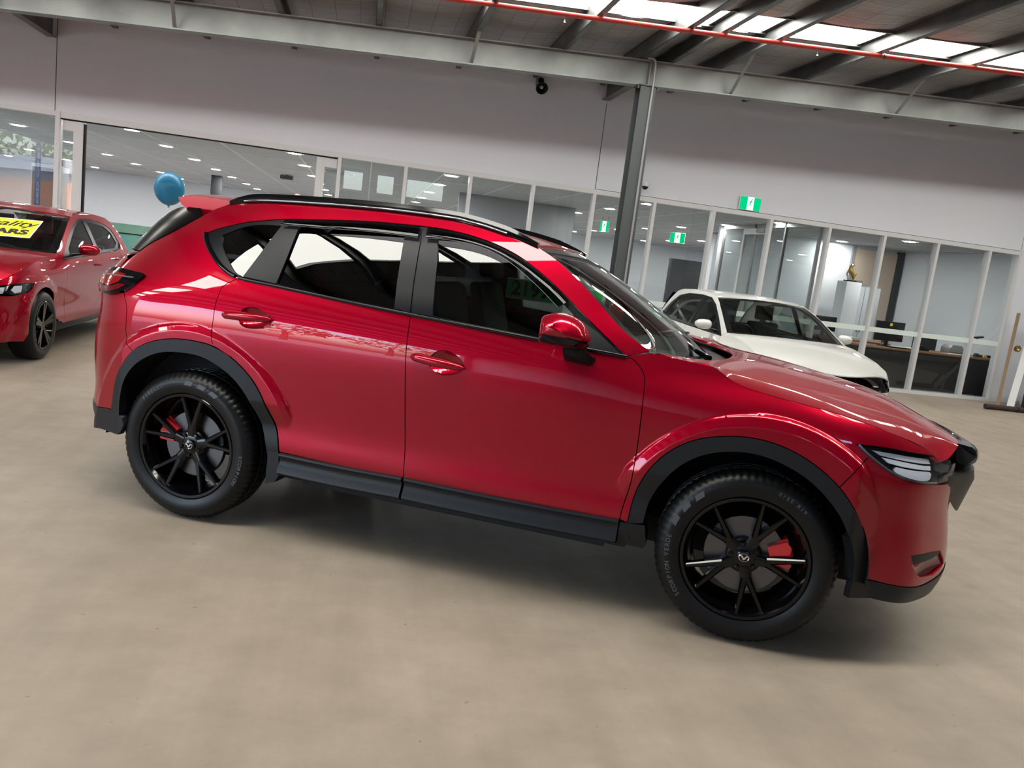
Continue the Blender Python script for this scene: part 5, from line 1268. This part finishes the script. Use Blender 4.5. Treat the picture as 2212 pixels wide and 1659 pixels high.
# ------------------------------------------------------------------ inside the showroom
def pillar(loc, w, d, h, m, label, cat='column'):
    t = empty('pillar', loc); tag(t, label, cat)
    B(-w/2,w/2,-d/2,d/2,.10,h).build('shaft', m, t, bevel=.006); B(-w/2-.012,w/2+.012,-d/2-.012,d/2+.012,0,.10).build('plinth_band', 'frame_alu', t, bevel=.004); return t
pillar((-4.20,24,0), .26,.26, 2.735, 'dark_panel', 'dark square pillar in the showroom left of the roof rail')
pillar((9.0,19.5,0), .55,.55, 2.735, 'plaster_white', 'white square pillar in the showroom beyond the white car')
pillar((11.9,28.0,0), 1.6,.3, 2.2, 'dark_panel', 'dark grey partition block deep inside the showroom', 'partition')
pillar((3.2,17.4,0), 2.6,.10, 2.735, 'grey_box', 'grey partition wall behind the glass left of the column', 'partition')
# low coloured screen behind the red hatchback
ls = empty('low_screen', (-4.35, 15.6, 0)); tag(ls, 'low green and blue screen wall inside the showroom', 'screen')
B(-1.6,1.6,-.03,.03,.05,1.06).build('blue_panel', 'teal_panel', ls); B(-1.6,1.6,-.035,.035,1.08,1.24).build('green_rail', 'green_panel', ls); B(-1.62,1.62,-.04,.04,1.06,1.08).build('joint_strip', 'dark_void', ls)
for x in (-1.5,-.5,.5,1.5): B(x-.03,x+.03,-.05,.05,0,.06).build('foot', 'grey_box', ls)
# wall cabinet and parts seen left of the sliding door
cb = empty('tall_cabinet', (-5.15, 14.6, 0)); tag(cb, 'tall dark cabinet seen through the narrow pane beside the sliding door', 'cabinet')
B(-.22,.22,-.2,.2,0,2.05).build('carcass', 'grey_box', cb, bevel=.008); B(-.20,.20,-.215,-.2,1.1,2.0).build('door', 'dark_panel', cb, bevel=.004); B(-.20,.20,-.215,-.2,.08,1.05).build('door', 'dark_panel', cb, bevel=.004)
# ceiling fittings
for x, y, lb in ((-1.9,19.6,'black ceiling projector bracket hanging in the showroom near the dark pillar'),(2.0,25.5,'small black ceiling fitting deep in the showroom above the roof rail')):
    t = empty('ceiling_fitting', (x, y, 2.74)); tag(t, lb, 'fitting'); B(-.14,.14,-.10,.10,-.10,-.02).build('body', 'dark_panel', t, bevel=.01); B(-.02,.02,-.02,.02,-.02,0).build('stem', 'dark_panel', t)
for x, y, lb in ((-6.6,25.0,'grey square air vent in the showroom ceiling at the left'),(-.6,16.6,'grey square air vent in the showroom ceiling near the roof spoiler'),(7.0,24.0,'grey square air vent in the showroom ceiling behind the column')):
    t = empty('air_vent', (x, y, 2.735)); tag(t, lb, 'vent'); B(-.3,.3,-.3,.3,-.004,.003).build('frame', 'tbar', t)
    for i in range(7): B(-.27,.27,-.27+i*.08,-.22+i*.08,-.010,-.004).build('slat', 'grey_box', t)
# glazed office screens and open door inside
og = empty('wall_office_glass', (7.58, 14.3, 0)); tag(og, kind='structure')
for y in (-1.75,-.6,.55,1.95): B(-.025,.025,y-.025,y+.025,0,2.74).build('mullion', 'frame_alu', og)
B(-.025,.025,-1.75,1.95,2.66,2.74).build('head_rail', 'frame_alu', og); B(-.025,.025,-1.75,1.95,0,.05).build('sill_rail', 'frame_alu', og)
for a, b in ((-1.725,-.625),(-.575,.525),(.575,1.925)): B(-.004,.004,a,b,.05,2.66).build('glass_pane', 'shop_glass', og)
dr = empty('door_2', (6.60, 12.42, 0)); tag(dr, kind='structure')
for x, y0, y1 in ((-.04,.0,.06),(-.04,.80,.86)): B(x-.025,x+.025,y0,y1,.02,2.5).build('stile', 'frame_white', dr)
B(-.065,-.015,.06,.80,.02,.12).build('bottom_rail', 'frame_white', dr); B(-.065,-.015,.06,.80,2.40,2.5).build('top_rail', 'frame_white', dr); B(-.044,-.036,.06,.80,.12,2.40).build('glass_pane', 'shop_glass', dr)
B(-.12,.02,.02,.30,2.42,2.50).build('door_closer', 'frame_alu', dr, bevel=.01)
# office at the right: walls, inner door
tag(B(7.6,12.2,16.55,16.65,0,2.74).build('wall_office_back', 'office_paint'), kind='structure')
tag(B(12.2,12.3,12.45,16.65,0,2.74).build('wall_office_right', 'office_paint'), kind='structure')
d3_ = empty('door_3', (11.55, 16.55, 0)); tag(d3_, kind='structure')
B(-.62,.45,-.04,0,0,2.66).build('door_leaf', 'door_beige', d3_); B(.45,.62,-.06,0,0,2.70).build('frame', 'dark_panel', d3_); B(-.70,-.62,-.05,0,0,2.70).build('frame', 'frame_alu', d3_)
wb2 = empty('wall_board', (11.05, 16.4, 0)); tag(wb2, 'tall narrow grey glass board leaning beside the beige office door', 'board')
B(-.10,.10,-.02,.02,.02,1.95).build('frame', 'frame_alu', wb2); B(-.075,.075,-.026,-.02,.06,1.90).build('face', 'grey_box', wb2)
# plinth with a golden animal figurine
pl_ = empty('display_plinth', (9.75, 14.75, 0)); tag(pl_, 'white display plinth beside a grey cabinet in the office', 'plinth')
B(-.17,.17,-.17,.17,0,1.86).build('body', 'plaster_white', pl_, bevel=.01); B(-.18,.18,-.18,.18,0,.06).build('foot', 'frame_alu', pl_, bevel=.005)
gc = empty('office_cabinet', (10.35, 15.3, 0)); tag(gc, 'grey metal cabinet with double doors behind the plinth', 'cabinet')
B(-.38,.38,-.22,.22,0,1.84).build('carcass', 'grey_box', gc, bevel=.008)
for a, b in ((-.365,-.005),(.005,.365)):
    d_ = B(a,b,-.235,-.22,.05,1.80).build('door', 'office_paint', gc, bevel=.004); B((a+b)/2-.01 if 0 else (b-.04 if a < 0 else a+.02),(b-.02 if a < 0 else a+.04),-.25,-.235,.85,1.0).build('handle', 'steel', d_)
fgn = empty('animal_figurine', (9.75, 14.75, 1.86)); tag(fgn, 'golden rearing animal figurine on a dark base on the office plinth', 'figurine')
B(-.11,.11,-.07,.07,0,.03).build('base', 'gloss_black', fgn, bevel=.006)
def critter():
    me = bpy.data.meshes.new('body'); 
    pts = [((.05,0,.10),.045),((.02,0,.17),.05),((-.03,0,.22),.045),((-.05,0,.28),.030),((-.03,0,.335),.024),((.01,0,.345),.026),((.05,0,.325),.014),   # haunch, belly, chest, neck, head, muzzle
           ((.07,0,.06),.026),((.04,0,.03),.016),                # rear leg
           ((-.08,0,.20),.020),((-.10,0,.14),.014),((-.07,0,.09),.010),((-.075,0,.035),.010),  # front leg
           ((.10,0,.12),.014),((.12,0,.18),.009),               # tail
           ((.00,0,.385),.010),((.03,0,.40),.006)]               # ear / horn
    ed = [(0,1),(1,2),(2,3),(3,4),(4,5),(5,6),(0,7),(7,8),(2,9),(9,10),(10,11),(11,12),(0,13),(13,14),(5,15),(15,16)]
    me.from_pydata([p for p, _ in pts], ed, []); o = bpy.data.objects.new('body', me); COL.objects.link(o); o.parent = fgn
    sk = o.modifiers.new('skin', 'SKIN'); su = o.modifiers.new('sub', 'SUBSURF'); su.levels = su.render_levels = 1
    for v, (_, r) in zip(me.skin_vertices[0].data, pts): v.radius = (r, r*.8)
    me.skin_vertices[0].data[0].use_root = True; me.materials.append(MATS['gold']); return o
critter()
# reception desk along the glass
dk = empty('office_desk', (10.6, 13.05, 0)); tag(dk, 'long dark desk with brown timber top behind the glass at the right', 'desk')
B(-1.75,1.45,-.36,.36,.70,.735).build('desk_top', 'desk_wood', dk, bevel=.006); B(-1.70,1.40,-.33,-.31,.03,.70).build('modesty_panel', 'desk_dark', dk)
for x in (-1.70,1.37): B(x,x+.035,-.34,.34,0,.70).build('end_panel', 'desk_dark', dk)
dk2 = empty('office_desk', (9.35, 13.95, 0)); tag(dk2, 'second desk with brown top beside the plinth in the office', 'desk')
B(-.75,.75,-.36,.36,.72,.75).build('desk_top', 'desk_wood', dk2, bevel=.006); B(-.70,.70,-.33,-.31,.1,.72).build('modesty_panel', 'desk_dark', dk2)
for x in (-.72,.685): B(x,x+.035,-.34,.34,0,.72).build('end_panel', 'desk_dark', dk2)
def monitor(loc, rz, label, w=.66, h=.36):
    t = empty('monitor', loc, rz); tag(t, label, 'monitor')
    B(-w/2,w/2,-.015,.02,.10,.10+h).build('screen', 'screen_black', t, bevel=.006); B(-.03,.03,.02,.05,.01,.25).build('stand', 'screen_black', t); B(-.12,.12,-.06,.12,0,.012).build('foot', 'screen_black', t, bevel=.004); return t
monitor((9.62,13.05,.736), radians(8), 'large black monitor on the long desk with a yellow note')
B(-.03,.03,-.017,-.0155,.38,.43).build('sticky_note', 'sign_yellow', bpy.data.objects['monitor'])
monitor((8.85,13.95,.751), radians(-10), 'small dark monitor on the second office desk', .45, .28)
def chair(loc, rz, label):
    t = empty('office_chair', loc, rz); tag(t, label, 'chair')
    B(-.24,.24,-.24,.24,.44,.52).build('seat', 'seat_cloth', t, bevel=.03); bk = B(-.22,.22,.20,.27,.56,1.05).build('backrest', 'seat_cloth', t, bevel=.03)
    MB().lathe([(.025,.08),(.025,.44)], 12, 'z').build('gas_lift', 'satin_black', t); 
    for k in range(5):
        a = 2*pi*k/5; MB().bar((0,0,.085),(.30*cos(a),.30*sin(a),.065),.04,.03).build('base_arm', 'satin_black', t); MB().lathe([(0,-.015),(.028,-.015),(.028,.015),(0,.015)], 12, 'y', (.30*cos(a),.30*sin(a),.028)).build('castor', 'satin_black', t)
    for sx in (-1,1): MB().tube([(sx*.24,.15,.5),(sx*.29,.1,.58),(sx*.29,.1,.68)], .015, 6).box(min(sx*.26,sx*.32),max(sx*.26,sx*.32),-.12,.14,.68,.71).build('armrest', 'satin_black', t)
    return t
chair((10.85,13.75,0), radians(160), 'black office chair behind the long desk')
# desk clutter
def thing1(name, label, cat, mb, m, loc, rz=0, bevel=0, smooth=None):
    o = mb.build(name, m, None, bevel=bevel, smooth=smooth); o.location = loc; o.rotation_euler = (0,0,rz); tag(o, label, cat); return o
ph = empty('desk_phone', (10.30,12.98,.736), radians(10)); tag(ph, 'black desk telephone right of the large monitor', 'phone')
MB().prism([(-.10,0),(.10,0),(.10,.02),(-.10,.07)], lambda p, d: (d, p[0], p[1]), -.09, .09).build('base', 'satin_black', ph, bevel=.006); MB().tube([(-.06,-.09,.07),(-.06,0,.085),(-.06,.09,.075)], [.022,.014,.022], 8).build('handset', 'screen_black', ph, smooth=50)
thing1('keyboard', 'black keyboard lying in front of the large monitor', 'keyboard', MB().box(-.22,.22,-.07,.07,0,.02), 'screen_black', (9.70,12.82,.736), .1, .004)
thing1('paper_stack', 'white papers spread on the desk left of the chair', 'paper', MB().box(-.30,.30,-.10,.10,0,.006).box(-.22,.12,-.14,.02,.006,.010), 'paper', (10.14,13.24,.736), .1)
thing1('paper_stack', 'white papers on the desk right of the office chair', 'paper', MB().box(-.25,.25,-.08,.08,0,.006).box(-.15,.18,-.11,.03,.006,.009), 'paper', (11.05,12.92,.736), -.1)
thing1('paper_stack', 'white paper stack on the second office desk', 'paper', MB().box(-.2,.2,-.12,.12,0,.03).box(-.1,.22,-.13,.05,.03,.04), 'paper', (9.35,13.95,.751), .2)
thing1('printer', 'pale desk printer behind the papers on the long desk', 'printer', MB().prism([(-.16,0),(.16,0),(.16,.10),(.10,.16),(-.10,.16),(-.16,.10)], lambda p, d: (p[0], d, p[1]), -.12, .12), 'frame_alu', (11.15,13.22,.736), 0, .012)
thing1('tape_dispenser', 'black tape dispenser with a cable on the long desk', 'stationery', MB().prism([(-.11,0),(.11,0),(.08,.05),(.02,.035),(-.05,.07),(-.10,.06)], lambda p, d: (p[0], d, p[1]), -.03, .03), 'dark_panel', (11.42,12.86,.736), .3, .004)
thing1('sticky_pad', 'yellow sticky pads beside the mullion on the desk', 'paper', MB().box(-.05,.05,-.05,.05,0,.03).box(-.04,.03,-.04,.06,.03,.04), 'sign_yellow', (11.66,13.0,.736), .3)
thing1('router', 'black router box with an aerial at the desk end', 'router', MB().box(-.12,.12,-.07,.07,0,.045).bar((.02,.05,.04),(.02,.05,.20),.012,.012), 'screen_black', (11.88,12.98,.736), .1, .002)
lp = empty('desk_lamp', (11.45,13.25,.736)); tag(lp, 'black desk lamp with a bent arm near the desk end', 'lamp')
MB().lathe([(0,0),(.07,0),(.07,.015),(0,.02)], 20, 'z').build('base', 'satin_black', lp, smooth=40); MB().tube([(0,0,.02),(.08,0,.22),(.22,-.02,.34)], .008, 6).build('arm', 'satin_black', lp); MB().prism([(.18,.33),(.32,.36),(.31,.385),(.17,.355)], lambda p, d: (p[0], d, p[1]), -.05, .05).build('head', 'satin_black', lp)

# leaning poles with a mat at the right edge of the hall
st = empty('leaning_poles', (11.05, 11.55, 0)); tag(st, 'brown and white poles leaning against the glass at the right edge', 'poles')
MB().bar((-.30,-.10,.03),(.30,.52,1.62),.055,.05).build('brown_pole', 'timber_brown', st); MB().bar((-.12,-.18,.03),(.62,.46,1.55),.11,.05).build('white_pole', 'frame_white', st)
MB().lathe([(.03,-.02),(.055,-.02),(.055,.02),(.03,.02)], 20, 'y', (.17,.24,1.02), closed=True).build('brass_ring', 'gold', st, smooth=40)
MB().lathe([(.02,-.012),(.032,-.012),(.032,.012),(.02,.012)], 16, 'y', (-.02,-.20,.14), closed=True).build('steel_shackle', 'steel', st, smooth=40)
fm_ = empty('floor_mat', (10.75, 11.15, 0), radians(-4)); tag(fm_, 'dark brown rolled mat lying at the foot of the leaning poles', 'mat')
MB().tube([(-.48,0,.045),(-.2,.005,.047),(.2,-.004,.045),(.50,0,.044)], .043, 12).build('rolled_mat', 'mat_brown', fm_, smooth=60); MB().lathe([(.044,-.01),(.048,-.01),(.048,.01),(.044,.01)], 16, 'x', (.1,0,.045), closed=True).build('tie', 'dark_void', fm_)
nb = empty('navy_box', (11.75, 11.35, 0), radians(6)); tag(nb, 'dark navy cabinet standing at the right edge of the picture', 'cabinet')
B(-.35,.35,-.3,.3,.03,1.0).build('body', 'navy', nb, bevel=.01); B(-.32,.32,-.31,-.3,.08,.95).build('door', 'navy', nb, bevel=.004); B(.22,.25,-.325,-.31,.5,.62).build('handle', 'steel', nb); B(-.36,.36,-.31,.31,0,.03).build('foot', 'dark_void', nb)

# ------------------------------------------------------------------ yard outside the open left side (seen as a reflection in the glass)
tag(MB().box(-70, LX-.2, -70, 40, -.2, -.02).box(LX-.2, 40, -70, BY-.2, -.2, -.02).build('ground_yard', 'asphalt'), kind='structure')
ob = empty('orange_shed', (-22, -26, 0), radians(40)); tag(ob, 'orange shed with a white fascia across the yard, mirrored in the glass', 'building')
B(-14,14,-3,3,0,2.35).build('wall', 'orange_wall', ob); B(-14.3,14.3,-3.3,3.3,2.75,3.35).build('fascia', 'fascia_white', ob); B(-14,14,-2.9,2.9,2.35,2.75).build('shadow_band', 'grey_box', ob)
for x in (-9,-3,3,9): B(x-1.2,x+1.2,3.0,3.05,.1,2.1).build('roller_door', 'orange_wall', ob)
ff = empty('feather_flag', (-13, -10.9, 0), radians(58)); tag(ff, 'tall blue USED CARS feather flag in the yard, mirrored in the glass', 'flag')
MB().tube([(-.48,0,0),(-.48,0,2.6),(-.44,0,3.4),(-.25,0,3.85),(.1,0,3.95)], .02, 8).build('pole', 'frame_alu', ff, smooth=60)
MB().prism([(-.46,.9),(.42,1.0),(.46,3.3),(.30,3.75),(.05,3.92),(-.25,3.82),(-.43,3.4)], lambda p, d: (p[0], d, p[1]), -.004, .004).build('banner', 'flag_blue', ff)
wall_text('USED CARS', .52, 'print_white', ff, 'lettering', frame4((.02,.006,2.25), (0,0,1), (1,0,0), (0,1,0)), bold=.004)
MB().lathe([(0,-.02),(.25,-.02),(.25,.03),(.03,.05),(0,.05)], 20, 'z', (-.48,0,0)).build('base', 'grey_box', ff)
rt_ = random.Random(5)
for i, (x, y, h, rad) in enumerate(((-26,-14,6.5,2.6),(-30,-24,7.5,3.2),(-22,-34,7,3.0),(-36,-38,8,3.6))):
    t = empty('tree', (x, y, 0)); tag(t, ['leafy tree left of the orange shed in the yard','tall leafy tree behind the orange shed','leafy tree right of the orange shed','large leafy tree far behind the shed'][i], 'tree')
    MB().tube([(0,0,0),(.1,0,h*.35),(0,.1,h*.6)], [.22,.16,.08], 8).build('trunk', 'bark', t, smooth=60)
    m = MB()
    for k in range(420):
        u = rt_.gauss(0,1), rt_.gauss(0,1), rt_.gauss(0,.75); L_ = sqrt(sum(q*q for q in u)); q = [c/L_*rad*rt_.random()**.33 for c in u]; c = Vector((q[0], q[1], h*.68+q[2]*.8)); a = Vector((rt_.uniform(-1,1), rt_.uniform(-1,1), rt_.uniform(-1,1))).normalized(); b = a.cross(Vector((rt_.uniform(-1,1), rt_.uniform(-1,1), 1))).normalized(); sz = rt_.uniform(.18,.4)
        m.add([c-a*sz, c+b*sz*.5, c+a*sz, c-b*sz*.5], [(0,1,2,3)])
    o = m.build('foliage', 'leaf', t); o['kind'] = 'stuff'
